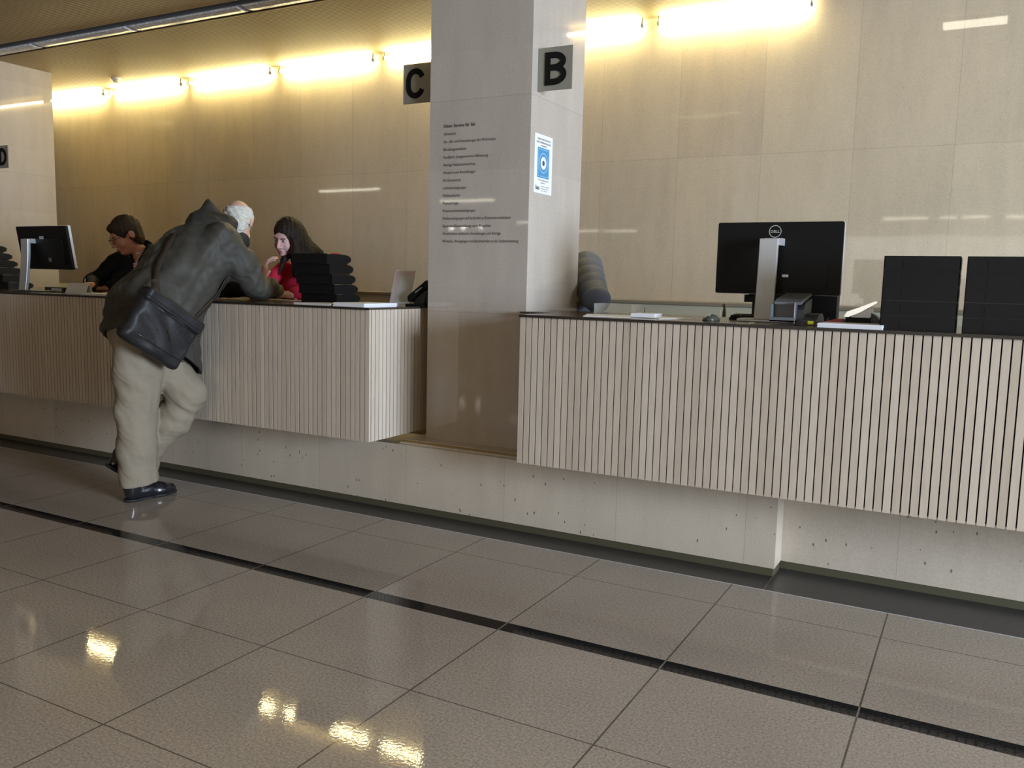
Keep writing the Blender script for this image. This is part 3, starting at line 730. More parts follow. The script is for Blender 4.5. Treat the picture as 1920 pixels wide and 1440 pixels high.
# hole punch and stapler standing on the sheet stack
zp = ZT+.0002
pb = MB().box((-.478, 3.665, zp), (-.385, 3.76, zp+.036)).box((-.47, 3.655, zp+.004), (-.40, 3.665, zp+.028))
lever = MB().prism([(-.485, 1.128), (-.470, 1.126), (-.425, 1.147), (-.368, 1.183), (-.362, 1.190), (-.372, 1.192), (-.43, 1.166), (-.475, 1.148)], 'y', 3.675, 3.735)
under = MB().prism([(-.455, 1.122), (-.392, 1.122), (-.378, 1.140), (-.385, 1.166), (-.43, 1.146), (-.46, 1.134)], 'y', 3.682, 3.728)
wedge = MB().prism([(-.385, zp), (-.335, zp), (-.345, 1.112), (-.362, 1.130), (-.385, 1.146)], 'y', 3.68, 3.75)
simple('hole_punch', (-.42, 3.71, ZT), 'hole punch with raised bright lever left of the black tray stack', 'hole punch',
       [('body', pb, M['black']), ('lever', lever, M['chrome'], False), ('lever_arm', under, M['silver']), ('chip_tray', wedge, M['grey2'])])
simple('stapler', (-.52, 3.70, ZT), 'small red stapler lying left of the hole punch', 'stapler',
       [('base', MB().box((-.565, 3.665, ZT), (-.485, 3.70, ZT+.006)), M['red']), ('arm', MB().prism([(-.56, ZT+.008), (-.487, ZT+.010), (-.487, ZT+.030), (-.515, ZT+.028), (-.56, ZT+.016)], 'y', 3.668, 3.697), M['red'])])
# leaflet holder and phone
lean = Matrix.Rotation(math.radians(-17), 3, 'X')
def lb(a, b): return MB().box(a, b, lean, (-2.86, 3.93, ZT+.004))
simple('leaflet_holder', (-2.86, 3.93, ZT), 'clear slanted holder with a pinkish leaflet near the column on the left counter', 'leaflet holder',
       [('leaflet', lb((-.066, -.002, .004), (.066, 0, .197)), M['leaflet']), ('leaflet_panel', lb((-.030, -.0034, .01), (.060, -.0022, .165)), M['leaflet2']),
        ('front_sheet', lb((-.069, -.006, 0), (.069, -.004, .203)), M['acrylic']), ('foot', MB().box((-2.93, 3.87, ZT), (-2.79, 4.04, ZT+.003)), M['acrylic']),
        ('support', MB().box((-2.955, 4.0, ZT), (-2.945, 4.004, ZT+.055)), M['acrylic'])])
ph = MB().prism([(-2.785, 1.122), (-2.775, 1.112), (-2.655, 1.205), (-2.665, 1.232), (-2.785, 1.145)], 'y', 3.90, 4.02)
simple('card_reader', (-2.72, 3.96, ZT), 'black slanted desk device half hidden by the left edge of the column', 'terminal',
       [('base', MB().box((-2.785, 3.88, ZT), (-2.66, 4.04, ZT+.014)), M['black']), ('display', ph, M['black']),
        ('stem', MB().prism([(-2.765, ZT+.014), (-2.70, ZT+.014), (-2.68, 1.18), (-2.75, 1.135)], 'y', 3.93, 3.99), M['grey2']),
        ('trim', MB().prism([(-2.735, 1.162), (-2.69, 1.191), (-2.69, 1.196), (-2.735, 1.167)], 'y', 3.8985, 3.8999), M['silver'])])
# tent card and desk plate at left
simple('tent_card', (-5.215, 3.61, ZT), 'white folded tent card left of the writing hand', 'name card',
       [('front_leaf', MB().prism([(3.585, ZT), (3.587, ZT), (3.617, ZT+.072), (3.615, ZT+.072)], 'x', -5.32, -5.11), M['white']),
        ('rear_leaf', MB().prism([(3.645, ZT), (3.647, ZT), (3.617, ZT+.072), (3.615, ZT+.072)], 'x', -5.32, -5.11), M['white'])])
simple('desk_device', (-5.62, 3.80, ZT), 'low dark desk device with pale display below the left monitor', 'device',
       [('housing', MB().box((-5.80, 3.76, ZT), (-5.585, 3.88, ZT+.035)), M['grey2']), ('display', MB().box((-5.72, 3.757, ZT+.006), (-5.61, 3.7599, ZT+.028)), M['silver_edge'])])
# ------------------------------------------------------------------ people
def head_sdf(P, c, R, s=1.0):
    q = ((P-np.asarray(c, np.float32))@R)/s
    d = ell(q, (0, .018, .035), (.074, .094, .088))
    d = smin(d, ell(q, (0, -.030, -.035), (.058, .066, .080)), .03)
    d = smin(d, ell(q, (0, -.062, -.096), (.030, .030, .024)), .025)
    ax = np.abs(q[:, 0]); qa = q.copy(); qa[:, 0] = ax
    d = smin(d, ell(qa, (.038, -.066, -.038), (.020, .020, .024)), .02)
    d = smin(d, ell(q, (0, -.082, .030), (.050, .016, .014)), .02)           # brow
    d = smax(d, -ell(qa, (.031, -.104, .004), (.018, .018, .011)), .012)       # eye sockets
    d = smin(d, ell(qa, (.031, -.079, .003), (.0135, .0115, .0105)), .003)
    nose = smin(cone(q, (0, -.092, .014), (0, -.116, -.034), .007, .0105), ell(qa, (.011, -.103, -.038), (.008, .009, .007)), .008)
    d = smin(d, nose, .010)
    d = smin(d, ell(q, (0, -.093, -.062), (.021, .010, .0055)), .006); d = smin(d, ell(q, (0, -.091, -.072), (.018, .010, .006)), .006)
    d = smax(d, -ell(q, (0, -.104, -.067), (.022, .008, .0016)), .003)
    ear = smax(ell(qa, (.078, .014, -.002), (.010, .019, .031)), -ell(qa, (.089, .010, .002), (.008, .010, .018)), .006)
    d = smin(d, ear, .006)
    return d*s
def hand_sdf(P, w_, d_, n_, s=1, curl=.5, sc_=1., th=.3, k=.006):
    w_ = np.asarray(w_, np.float32)
    if sc_ != 1.: return hand_sdf((P-w_)/sc_, (0, 0, 0), d_, n_, s, curl)*sc_
    w_ = np.asarray(w_, np.float32); d_ = np.asarray(d_, np.float32); d_ = d_/np.sqrt(d_@d_)
    n_ = np.asarray(n_, np.float32); n_ = n_-d_*(n_@d_); n_ = n_/np.sqrt(n_@n_); si = np.cross(d_, n_)*s
    R = np.stack([si, d_, n_], 1)
    d = rbox(P, w_+d_*.045, (.038, .046, .013), .011, R); d = smin(d, cone(P, w_-d_*.01, w_+d_*.02, .024, .022), .02)
    for off, L, r_ in ((-.029, .058, .0075), (-.010, .070, .0082), (.010, .075, .0085), (.029, .066, .0083)):
        p = w_+d_*.086+si*off; a = curl*.5; pts = [p]
        for seg, fr in enumerate((.45, .30, .25)):
            p = p+(d_*math.cos(a)+n_*math.sin(a))*L*fr*1.05; pts.append(p); a += curl
        d = smin(d, chain(P, pts, [r_, r_*.95, r_*.88, r_*.78], .002), k*.6)
    p0 = w_+d_*.022+si*.026; p1 = w_+d_*.050+si*(.048+.012*th)+n_*.014; p2 = w_+d_*.080+si*(.048+.02*th)+n_*.026
    return smin(d, chain(P, [p0, p1, p2], [.014, .0105, .0085], .004), k)
def wr(P, f, amp, seed=0, dirv=(1, .3, .8)):
    a = P@np.asarray(dirv, np.float32); b = P@np.array((.7, -1.1, .5), np.float32); c_ = P@np.array((-.4, .6, 1.3), np.float32)
    return amp*(np.sin(a*f+2.2*np.sin(b*f*.45+seed)+seed)+.5*np.sin(c_*f*.8+1.7*np.sin(a*f*.4+seed*2)))
def face_parts(root, base, c, R, s, brow=M['hairbrown'], glasses=False, lips=M['lip']):
    R = np.asarray(R, float); c = np.asarray(c, float); b = np.asarray(base, float)
    def W(v): return [tuple((R@(np.asarray(p, float)*s))+c-b) for p in v]
    for sx in (-1, 1):
        mb = half_ell(0, 0, 0, .0098, .0072, .0050, 14, 4)
        v = [(sx*.031+p[0], -.0865-p[2], .003+p[1]*.75) for p in mb.v]; mesh_obj('eye', W(v), mb.f, M['eye'], root, True)
        mb = half_ell(0, 0, 0, .0046, .0046, .0035, 12, 3); v = [(sx*.031+p[0]-.001, -.0895-p[2], .001+p[1]) for p in mb.v]; mesh_obj('iris', W(v), mb.f, M['iris'], root, True)
        mb = MB().tube([(sx*.018, -.0985, .0175), (sx*.031, -.0975, .0225), (sx*.046, -.086, .018)], [.0022, .0028, .0014], 8); mesh_obj('eyebrow', W(mb.v), mb.f, brow, root, True)
        mb = MB().tube([(sx*.020, -.092, .0065), (sx*.031, -.0965, .0100), (sx*.043, -.087, .0060)], [.0012, .0018, .001], 8); mesh_obj('eyelashes', W(mb.v), mb.f, M['iris'], root, True)
    mb = MB().tube([(-.021, -.098, -.0665), (-.008, -.1025, -.063), (0, -.1030, -.0645), (.008, -.1025, -.063), (.021, -.098, -.0665)], [.001, .0035, .003, .0035, .001], 8)
    mb.tube([(-.018, -.098, -.0695), (0, -.1020, -.0735), (.018, -.098, -.0695)], [.001, .0044, .001], 8); mesh_obj('lips', W(mb.v), mb.f, lips, root, True)
    if glasses:
        mb = MB()
        for sx in (-1, 1):
            p = [(sx*.033+.0245*math.cos(a_), -.112+.006*abs(math.cos(a_)) if True else 0, -.002+.0165*math.sin(a_)) for a_ in [2*PI*k/20 for k in range(21)]]
            mb.tube(p, .0015, 6, False); mb.tube([(sx*.057, -.107, .006), (sx*.074, -.05, .010), (sx*.079, .012, .008)], .0018, 6)
        mb.tube([(-.009, -.112, .004), (0, -.115, .006), (.009, -.112, .004)], .0015, 6)
        mesh_obj('glasses', W(mb.v), mb.f, M['iris'], root, True)

# ---- the old man leaning on the counter
B0 = (-3.98, 3.12, 0.)
mh = (-3.96, 3.800, 1.545); mR = rotm(PI+.55, .66, 0)
J = dict(pel=(-3.96, 3.12, .93), hipR=(-3.90, 3.10, .90), hipL=(-4.05, 3.15, .90), kneeR=(-3.965, 3.065, .49), ankR=(-3.975, 3.075, .11), kneeL=(-3.84, 3.325, .56), ankL=(-4.14, 3.13, .205),
         shR=(-3.78, 3.55, 1.425), elR=(-3.71, 3.70, 1.150), wrR=(-3.79, 3.97, 1.128), shL=(-4.14, 3.58, 1.415), elL=(-4.17, 3.80, 1.165), wrL=(-3.95, 3.955, 1.175))
def man_body(P):
    d = head_sdf(P, mh, mR, 1.04)
    d = smin(d, chain(P, [(-3.955, 3.60, 1.42), (-3.955, 3.70, 1.48), (-3.957, 3.765, 1.520)], [.07, .056, .055], .02), .03)
    d = smin(d, etube(P, [J['pel'], (-3.96, 3.24, 1.06), (-3.96, 3.38, 1.22), (-3.96, 3.52, 1.35), (-3.96, 3.60, 1.42)], [(.15, .11), (.15, .10), (.16, .11), (.17, .11), (.12, .07)]), .04)
    for s_ in 'RL':
        leg = [J['hip'+s_], J['knee'+s_], J['ank'+s_]] if s_ == 'R' else [J['hipL'], (-3.95, 3.23, .72), (-3.865, 3.315, .565), (-3.94, 3.29, .42), (-4.08, 3.205, .27), J['ankL']]
        d = smin(d, chain(P, leg, [.085, .058, .040] if s_ == 'R' else [.085, .07, .055, .05, .042, .036], .03), .04)
        d = smin(d, chain(P, [J['sh'+s_], J['el'+s_], J['wr'+s_]], [.055, .042, .027], .02), .03)
    d = smin(d, cone(P, (-3.975, 3.04, .05), (-3.98, 3.20, .034), .028, .022), .03)
    d = smin(d, cone(P, (-4.14, 3.12, .16), (-4.115, 3.20, .06), .033, .026), .03)
    d = smin(d, hand_sdf(P, (-3.80, 3.98, 1.128), (.06, 1, -.02), (0, -.1, -1), -1, .16), .012)
    d = smin(d, hand_sdf(P, (-3.945, 3.965, 1.185), (.02, .30, .95), (.60, .60, -.35), 1, .50, 1.32), .012)
    return d
man = sdf_obj('person', man_body, (-4.42, 2.85, -.02), (-3.45, 4.35, 1.75), .0045, M['skinM'], None, B0)
tag(man, 'elderly man in dark olive hooded jacket leaning over the counter, legs crossed', 'person')
face_parts(man, B0, mh, mR, 1.04, M['hairwhite'])
def man_hair(P):
    q = ((P-np.asarray(mh, np.float32))@mR)/1.04
    n_ = wr(P, 150, .0026, 1)
    d = ell(q, (0, .020, .034), (.0835, .104, .097))+n_
    d = smin(d, ell(q, (0, .060, -.060), (.066, .050, .06))+n_, .025)
    d = smax(d, .61*q[:, 1]+.79*q[:, 2]-.096, .010)                       # bald crown
    d = smax(d, q[:, 2]-.06-.6*np.maximum(q[:, 1], 0), .010)
    d = smax(d, -(q[:, 1]+.030+.35*q[:, 2]), .008)
    d = smax(d, -(q[:, 2]+.120), .01)
    return d
sdf_obj('hair', man_hair, (-4.12, 3.62, 1.42), (-3.80, 3.96, 1.74), .004, M['hairwhite'], man, B0)
def man_trousers(P):
    n_ = wr(P, 24, .0020, .7, (.9, .8, .55))+wr(P, 50, .0020, 2, (.5, 1.1, .5))+wr(P, 120, .0005, 1)
    rgt = etube(P, [(-3.92, 3.09, .93), (-3.935, 3.065, .72), (-3.965, 3.060, .50), (-3.972, 3.065, .28), (-3.975, 3.075, .0)], [(.125, .165), (.112, .145), (.092, .112), (.088, .104), (.092, .114)])
    rgt = smax(rgt+n_, .096-P[:, 2]+.1*(P[:, 1]-3.07), .004)
    lft = etube(P, [(-4.04, 3.15, .92), (-3.95, 3.235, .72), (-3.855, 3.310, .580), (-3.935, 3.270, .42), (-4.065, 3.205, .26), (-4.105, 3.20, .13)], [(.135, .15), (.120, .130), (.098, .100), (.095, .100), (.086, .090), (.080, .088)], (0.6, .8, 0))
    # wrinkles gathered behind the bent knee
    t = np.exp(-((P-A(-3.90, 3.27, .52))**2).sum(-1)/.018); lft = lft+n_+t*.0060*np.sin((P@A(.7, .3, 1.))*70+1.5*np.sin(P[:, 0]*30))
    lft = smax(lft, .125-P[:, 2], .004)
    pel = ell(P, (-3.97, 3.12, .93), (.19, .175, .16))
    return smin(smin(rgt, lft, .018), pel, .04)
sdf_obj('trousers', man_trousers, (-4.36, 2.86, .05), (-3.68, 3.46, 1.12), .0065, M['trousers'], man, B0)
def man_jacket(P):
    d = etube(P, [(-3.96, 3.175, .55), (-3.96, 3.175, .90), (-3.96, 3.225, 1.06), (-3.96, 3.375, 1.225), (-3.96, 3.490, 1.335), (-3.96, 3.60, 1.44)], [(.232, .268), (.225, .258), (.215, .205), (.215, .208), (.228, .182), (.18, .110)])
    d = smin(d, ell(P, (-4.08, 3.13, 1.03), (.13, .14, .17)), .05)
    # shoulders and sleeves
    ar = chain(P, [(-3.80, 3.52, 1.435), (-3.745, 3.62, 1.30), (-3.72, 3.69, 1.172), (-3.745, 3.83, 1.154), (-3.795, 3.965, 1.140)], [.103, .078, .070, .056, .043], .03)
    ar = smax(ar, (P-A(-3.79, 3.955, 1.14))@A(-.3, .95, -.05), .004)
    al = chain(P, [(-4.13, 3.56, 1.42), (-4.18, 3.69, 1.28), (-4.18, 3.80, 1.17), (-4.08, 3.88, 1.160), (-3.985, 3.94, 1.165)], [.095, .08, .074, .058, .047], .03)
    al = smax(al, (P-A(-3.975, 3.945, 1.17))@A(.8, .45, .25), .004)
    d = smin(d, smin(ar, al, .01), .045)
    n_ = wr(P, 17, .0060, 0, (.5, .6, -.8))+wr(P, 42, .0046, 3, (.9, .5, -.6))+wr(P, 95, .0010, 1.3)
    t = np.exp(-((P-A(-3.74, 3.60, 1.27))**2).sum(-1)/.012); n_ = n_+t*.007*np.sin((P@A(.3, 1., .45))*75)
    t2 = np.exp(-((P-A(-3.72, 3.72, 1.18))**2).sum(-1)/.006); n_ = n_+t2*.005*np.sin((P@A(.1, 1., -.5))*110)
    d = d+n_
    hem = (.965-.52*(P[:, 1]-2.87))-P[:, 2]; hem = hem/1.118
    inner = -(d+.016); inner = np.where(P[:, 2] < 1.02, inner, -1.)
    d = smax(d, hem+.006*np.sin(P[:, 0]*22+P[:, 1]*15), .004); d = smax(d, inner, .003)
    d = smax(d, -cone(P, (-3.955, 3.66, 1.47), (-3.955, 3.85, 1.60), .066, .09), .012)
    return d
sdf_obj('jacket', man_jacket, (-4.36, 2.84, .56), (-3.50, 4.10, 1.62), .0065, M['jacket'], man, B0)
def man_hood(P):
    d = smin(cone(P, (-3.95, 3.45, 1.475), (-3.95, 3.565, 1.615), .052, .030), cone(P, (-3.95, 3.565, 1.618), (-3.945, 3.70, 1.535), .026, .022), .03)
    d = smin(d, ell(P, (-3.945, 3.585, 1.520), (.150, .145, .075)), .045)
    d = smin(d, cone(P, (-3.95, 3.58, 1.60), (-3.952, 3.572, 1.655), .030, .010), .025)
    col = np.abs(cone(P, (-3.955, 3.66, 1.42), (-3.955, 3.78, 1.47), .085, .088)+.006)-.008
    col = smax(col, (P-A(0, 3.75, 1.49))@A(0, .62, .78), .006)
    d = smin(d, col, .015)
    d = d+wr(P, 38, .004, 1, (.3, .9, .9))+wr(P, 90, .0012, 2)
    return smax(d, -head_sdf(P, mh, mR, 1.16), .008)
sdf_obj('hood', man_hood, (-4.16, 3.34, 1.36), (-3.74, 3.94, 1.72), .005, M['hood'], man, B0)
def shoe(name, heel, toe, bend, m=man, L_=1.):
    heel = np.array(heel, np.float32); toe = np.array(toe, np.float32); ax = toe-heel; L = np.sqrt(ax@ax); ax /= L
    upv = np.array((0, 0, 1.), np.float32); upv = upv-ax*(upv@ax); upv /= np.sqrt(upv@upv); si = np.cross(ax, upv); R = np.stack([si, ax, upv], 1)
    def f(P):
        q = (P-heel)@R; q = q/A(1, L_, 1)
        d = etube(q, [(0, .045, .048), (0, .12, .045), (.004, .20, .034), (.004, .262, .028)], [(.036, .048), (.036, .046), (.047, .038), (.043, .031)], (1, 0, 0))
        d = smin(d, ell(q, (0, .047, .095), (.037, .052, .05)), .02)
        d = smax(d, .012-q[:, 2], .004); d = smax(d, q[:, 2]-.128, .01); return d
    def g_(P):
        q = (P-heel)@R; q = q/A(1, L_, 1)
        d = etube(q, [(0, .042, .02), (0, .12, .02), (.004, .20, .02), (.004, .262, .02)], [(.040, .040), (.037, .04), (.049, .04), (.043, .04)], (1, 0, 0))
        d = smax(smax(d, q[:, 2]-.0145, .002), -q[:, 2]+np.where((q[:, 1] > .09) & (q[:, 1] < .15), .008, 0.), .001); return d
    c = (heel+toe)/2; lo = c-.22; hi = c+.22
    o = sdf_obj(name, f, lo, hi, .004, M['shoe'], m, B0)
    V, F = sdf_mesh(g_, lo, hi, .004); mesh_obj('sole', (V-np.array(B0)).tolist(), F.tolist(), M['sole'], o, True)
    return o
shoe('shoe', (-3.985, 2.985, .0), (-3.975, 3.31, .0), 0, L_=1.08)
shoe('shoe', (-4.155, 2.995, .185), (-4.10, 3.205, .012), 0)

# shoulder bag: a thing of its own, carried on his hip
bc = np.array((-3.69, 3.00, .948)); ex = np.array((.02, .40, -.255)); ex /= np.linalg.norm(ex); ez = np.array((.10, .43, .60)); ez = ez-ex*(ez@ex); ez /= np.linalg.norm(ez); ey = np.cross(ez, ex)   # ey points inwards/outwards
BR = np.stack([ex, ey, ez], 1).astype(np.float32); outs = 1. if ey[0] > 0 else -1.
bag = empty('shoulder_bag', tuple(bc), 'black leather shoulder bag hanging behind the leaning man at his hip', 'bag')
def bag_sdf(P):
    q = (P-bc.astype(np.float32))@BR; x, y, z = q[:, 0], q[:, 1]*outs, q[:, 2]
    qq = np.stack([x, y-.012*np.cos(x*7)*np.cos(z*9), z], 1)
    d = rbox(qq, (0, 0, 0), (.188, .042, .142), .030)
    d = d+.0035*np.sin(x*34+3*np.sin(z*22))*np.clip(y*20, 0, 1)+.002*np.sin(z*60+4*np.sin(x*15))
    return d
def flap_sdf(P):
    q = (P-bc.astype(np.float32))@BR; x, y, z = q[:, 0], q[:, 1]*outs, q[:, 2]
    top = rbox(np.stack([x, y-.004, z], 1), (0, .004, .118), (.192, .052, .036), .020)
    gr = np.exp(-((z-.098)/.004)**2)*.004
    return top+gr+.002*np.sin(x*40)
def bl(name, f, m):
    V, F = sdf_mesh(f, bc-.27, bc+.27, .0045); mesh_obj(name, (V-bc).tolist(), F.tolist(), m, bag, True)
bl('bag_body', bag_sdf, M['bag']); bl('flap', flap_sdf, M['bag'])
zz = MB()
def bq(x, y, z): return tuple(ex*x+ey*outs*y+ez*z)
zz.tube([bq(-.18, .046, -.085), bq(-.06, .056, -.09), (bq(.08, .056, -.088)), bq(.185, .044, -.08)], .0022, 6)
zz.tube([bq(-.185, .045, .078), bq(0, .058, .076), bq(.19, .045, .078)], .0025, 6)
zz.tube([bq(-.05, .054, -.02), bq(.0, .057, .01), bq(.05, .056, -.03)], .0018, 6)
zz.build('piping', M['iris'], bag, True)
def surf(P3, fn, dirv):     # walk along dirv until the cloth surface
    p = np.array(P3, np.float32)
    for _ in range(60):
        d = float(fn(p[None])[0]); p = p+np.asarray(dirv, np.float32)*d*.8
        if abs(d) < .001: break
    return p
def strap(pts, wid, dirs, name):
    out = []
    for p, dv in zip(pts, dirs):
        dv = np.array(dv, float); dv /= np.linalg.norm(dv); s_ = surf(p, man_jacket, dv); out.append(np.array(s_, float)-dv*.006)
    # resample smoothly
    P_ = []
    for i in range(len(out)-1):
        a, b = out[i], out[i+1]; p0 = out[max(i-1, 0)]; p3 = out[min(i+2, len(out)-1)]
        for t in np.linspace(0, 1, 6, endpoint=False): P_.append(.5*((2*a)+(-p0+b)*t+(2*p0-5*a+4*b-p3)*t*t+(-p0+3*a-3*b+p3)*t**3))
    P_.append(out[-1]); v = []; f = []
    for i, p in enumerate(P_):
        t = P_[min(i+1, len(P_)-1)]-P_[max(i-1, 0)]; t /= np.linalg.norm(t)
        e = 1e-3; G = np.array([float(man_jacket((p+np.eye(3)[k]*e)[None].astype(np.float32))[0]-man_jacket((p-np.eye(3)[k]*e)[None].astype(np.float32))[0]) for k in range(3)]); nrm = G/np.linalg.norm(G)
        s_ = np.cross(t, nrm); s_ /= np.linalg.norm(s_)
        for (a, b) in ((-1, 0), (1, 0), (1, 1), (-1, 1)): v.append(p+s_*a*wid/2+nrm*(.003 if b else -.002)-bc)
    n = len(P_)
    for i in range(n-1):
        for k in range(4): f.append((4*i+k, 4*i+(k+1) % 4, 4*i+4+(k+1) % 4, 4*i+4+k))
    f += [(3, 2, 1, 0), (4*n-4, 4*n-3, 4*n-2, 4*n-1)]
    mesh_obj(name, v, f, M['strap'], bag, True)
strap([(-3.60, 2.83, 1.13), (-3.70, 2.87, 1.26), (-3.82, 2.97, 1.41), (-3.90, 3.12, 1.52), (-3.97, 3.22, 1.60), (-4.06, 3.36, 1.66), (-4.12, 3.50, 1.70)], .040,
      [(-.5, .8, -.2), (-.4, .8, -.5), (-.2, .7, -.7), (-.1, .65, -.75), (0, .6, -.8), (0, .5, -.87), (0, .3, -.95)], 'strap')
strap([(-3.55, 3.18, .91), (-3.52, 3.30, 1.01), (-3.50, 3.44, 1.12), (-3.48, 3.52, 1.20)], .026, [(-1, 0, 0), (-1, 0, 0), (-1, 0, 0), (-1, 0, .1)], 'strap')

# ---- woman in glasses, writing
B1 = (-5.22, 4.32, 0.); wh = (-5.305, 4.05, 1.500); wR = rotm(-.36, .50, 0)
K = dict(shR=(-5.43, 4.10, 1.315), elR=(-5.50, 3.93, 1.165), wrR=(-5.335, 3.79, 1.138), shL=(-5.08, 4.19, 1.32), elL=(-5.02, 4.02, 1.165), wrL=(-5.27, 3.90, 1.138))
def seated(P, x0, y0, fl=1):
    d = None
    for s_ in (-1, 1):
        e = chain(P, [(x0+s_*.09, y0+.02, .66), (x0+s_*.11, y0-.36, .62), (x0+s_*.11, y0-.28, .10)], [.082, .058, .040], .03)
        e = smin(e, cone(P, (x0+s_*.11, y0-.24, .045), (x0+s_*.11, y0-.38, .03), .036, .028), .02); d = e if d is None else np.minimum(d, e)
    return d
def w_body(P):
    d = head_sdf(P, wh, wR, 1.02)
    d = smin(d, chain(P, [(-5.25, 4.17, 1.34), (-5.285, 4.11, 1.42)], [.055, .050], .02), .03)
    d = smin(d, etube(P, [(-5.22, 4.42, .68), (-5.22, 4.36, .92), (-5.24, 4.20, 1.14), (-5.25, 4.16, 1.30)], [(.15, .11), (.13, .10), (.15, .10), (.14, .07)]), .04)
    d = smin(d, seated(P, -5.22, 4.42), .05)
    for s_ in 'RL': d = smin(d, chain(P, [K['sh'+s_], K['el'+s_], K['wr'+s_]], [.05, .038, .024], .02), .03)
    d = smin(d, hand_sdf(P, (-5.325, 3.782, 1.142), (.30, -.9, .02), (.35, .1, -.9), 1, .55), .01)
    d = smin(d, hand_sdf(P, (-5.28, 3.89, 1.125), (-.7, -.7, -.02), (0, 0, -1), -1, .14), .01)
    return d
wom = sdf_obj('person', w_body, (-5.62, 3.60, -.02), (-4.86, 4.60, 1.68), .0045, M['skinW'], None, B1)
tag(wom, 'woman with short brown hair and glasses in black cardigan, writing behind the counter', 'person')
face_parts(wom, B1, wh, wR, 1.02, M['hairbrown'], True)
def w_hair(P):
    q = ((P-np.asarray(wh, np.float32))@wR)/1.02; qa = np.stack([np.abs(q[:, 0]), q[:, 1], q[:, 2]], 1)
    d = ell(q, (0, .018, .036), (.084, .103, .098)); d = smin(d, ell(q, (0, .060, -.030), (.070, .048, .075)), .025)
    d = smin(d, ell(q, (0, -.062, .078), (.056, .030, .020)), .03)          # fringe
    d = smin(d, ell(qa, (.066, .045, -.05), (.018, .030, .045)), .02)
    d = smax(d, -ell(q, (0, -.125, -.030), (.085, .098, .088)), .010)
    d = smax(d, -ell(qa, (.092, -.004, -.010), (.03, .030, .034)), .008)
    d = smax(d, -(q[:, 2]+.115), .015)
    return d+wr(P@wR, 120, .0018, 1, (1, .5, .1))
sdf_obj('hair', w_hair, (-5.46, 3.86, 1.36), (-5.14, 4.24, 1.70), .004, M['hairbrown'], wom, B1)
def w_top(P): return etube(P, [(-5.22, 4.38, .72), (-5.22, 4.26, .95), (-5.24, 4.165, 1.15), (-5.25, 4.155, 1.31)], [(.165, .135), (.165, .14), (.175, .125), (.150, .085)])
sdf_obj('striped_top', lambda P: smax(w_top(P), -cone(P, (-5.262, 4.15, 1.33), (-5.31, 3.98, 1.45), .055, .09), .004), (-5.48, 4.0, .62), (-5.0, 4.6, 1.42), .007, M['stripes'], wom, B1)
def w_card(P):
    d = w_top(P)-.016
    for s_ in 'RL': d = smin(d, chain(P, [K['sh'+s_], K['el'+s_], K['wr'+s_]], [.078, .060, .040], .03), .04)
    d = smin(d, cone(P, (-5.25, 4.19, 1.34), (-5.255, 4.165, 1.395), .092, .074), .03)
    d = smin(d, ell(P, (-5.22, 4.02, 1.18), (.17, .11, .078)), .03)
    fx = (P-A(-5.262, 4.15, 1.34)); u = fx@A(.95, .30, 0); vv = fx@A(.30, -.95, 0)      # across, forward
    wedge = smax(np.abs(u)-(P[:, 2]-1.215)*.27, -vv-.02, .01)
    d = smax(d, -wedge, .008)
    d = smax(d, -cone(P, (-5.265, 4.15, 1.37), (-5.31, 4.0, 1.49), .058, .085), .008)
    d = smax(d, (A(-5.335, 3.79, 1.125)-P)@A(-.55, .80, .1)*1. if False else d*0-1, .001)
    return d+wr(P, 26, .004, 2, (.6, .4, .9))+wr(P, 60, .0015, 1)
sdf_obj('cardigan', w_card, (-5.64, 3.70, .60), (-4.84, 4.64, 1.50), .0065, M['blackcloth'], wom, B1)
nk = MB(); pts = []
for k in range(13):
    a_ = PI*2*k/12; pts.append((-5.262+.068*math.cos(a_)-B1[0], 4.135+.066*math.sin(a_)-B1[1], 1.392+.022*math.sin(a_)))
nk.tube(pts, .003, 6, False).build('necklace', M['chrome'], wom, True)
pen = MB().tube([(-5.30, 3.71, 1.100), (-5.318, 3.735, 1.19)], .0038, 8).build('pen', M['silver'], origin=(-5.30, 3.72, 1.10)); tag(pen, 'thin pen held upright in the hand of the woman in glasses', 'pen')

# ---- young woman in red
B2 = (-3.86, 4.50, 0.); rh = (-3.985, 4.245, 1.487); rR = rotm(.12, .34, .10)
Q = dict(shR=(-4.10, 4.35, 1.27), elR=(-4.16, 4.12, 1.15), wrR=(-3.98, 4.02, 1.132), shL=(-3.735, 4.42, 1.325), elL=(-3.68, 4.22, 1.165), wrL=(-3.75, 4.03, 1.132))
def r_body(P):
    d = head_sdf(P, rh, rR, .97)
    d = smin(d, chain(P, [(-3.91, 4.38, 1.31), (-3.955, 4.31, 1.41)], [.052, .046], .02), .03)
    d = smin(d, etube(P, [(-3.82, 4.62, .68), (-3.83, 4.56, .92), (-3.88, 4.44, 1.14), (-3.91, 4.385, 1.27)], [(.14, .11), (.11, .09), (.14, .10), (.13, .06)]), .04)
    d = smin(d, seated(P, -3.83, 4.62), .05)
    for s_ in 'RL': d = smin(d, chain(P, [Q['sh'+s_], Q['el'+s_], Q['wr'+s_]], [.046, .036, .023], .02), .03)
    d = smin(d, hand_sdf(P, (-3.985, 4.01, 1.125), (.55, -.65, .0), (.1, 0, -1), 1, .16), .01)
    d = smin(d, hand_sdf(P, (-3.75, 4.02, 1.125), (-.35, -.8, .0), (-.2, 0, -1), -1, .16), .01)
    return d
red = sdf_obj('person', r_body, (-4.26, 3.80, -.02), (-3.50, 4.80, 1.64), .0045, M['skinR'], None, B2)
tag(red, 'young woman with long dark hair in a red top, seated behind the tray stack', 'person')
face_parts(red, B2, rh, rR, .97, M['hairdark'])
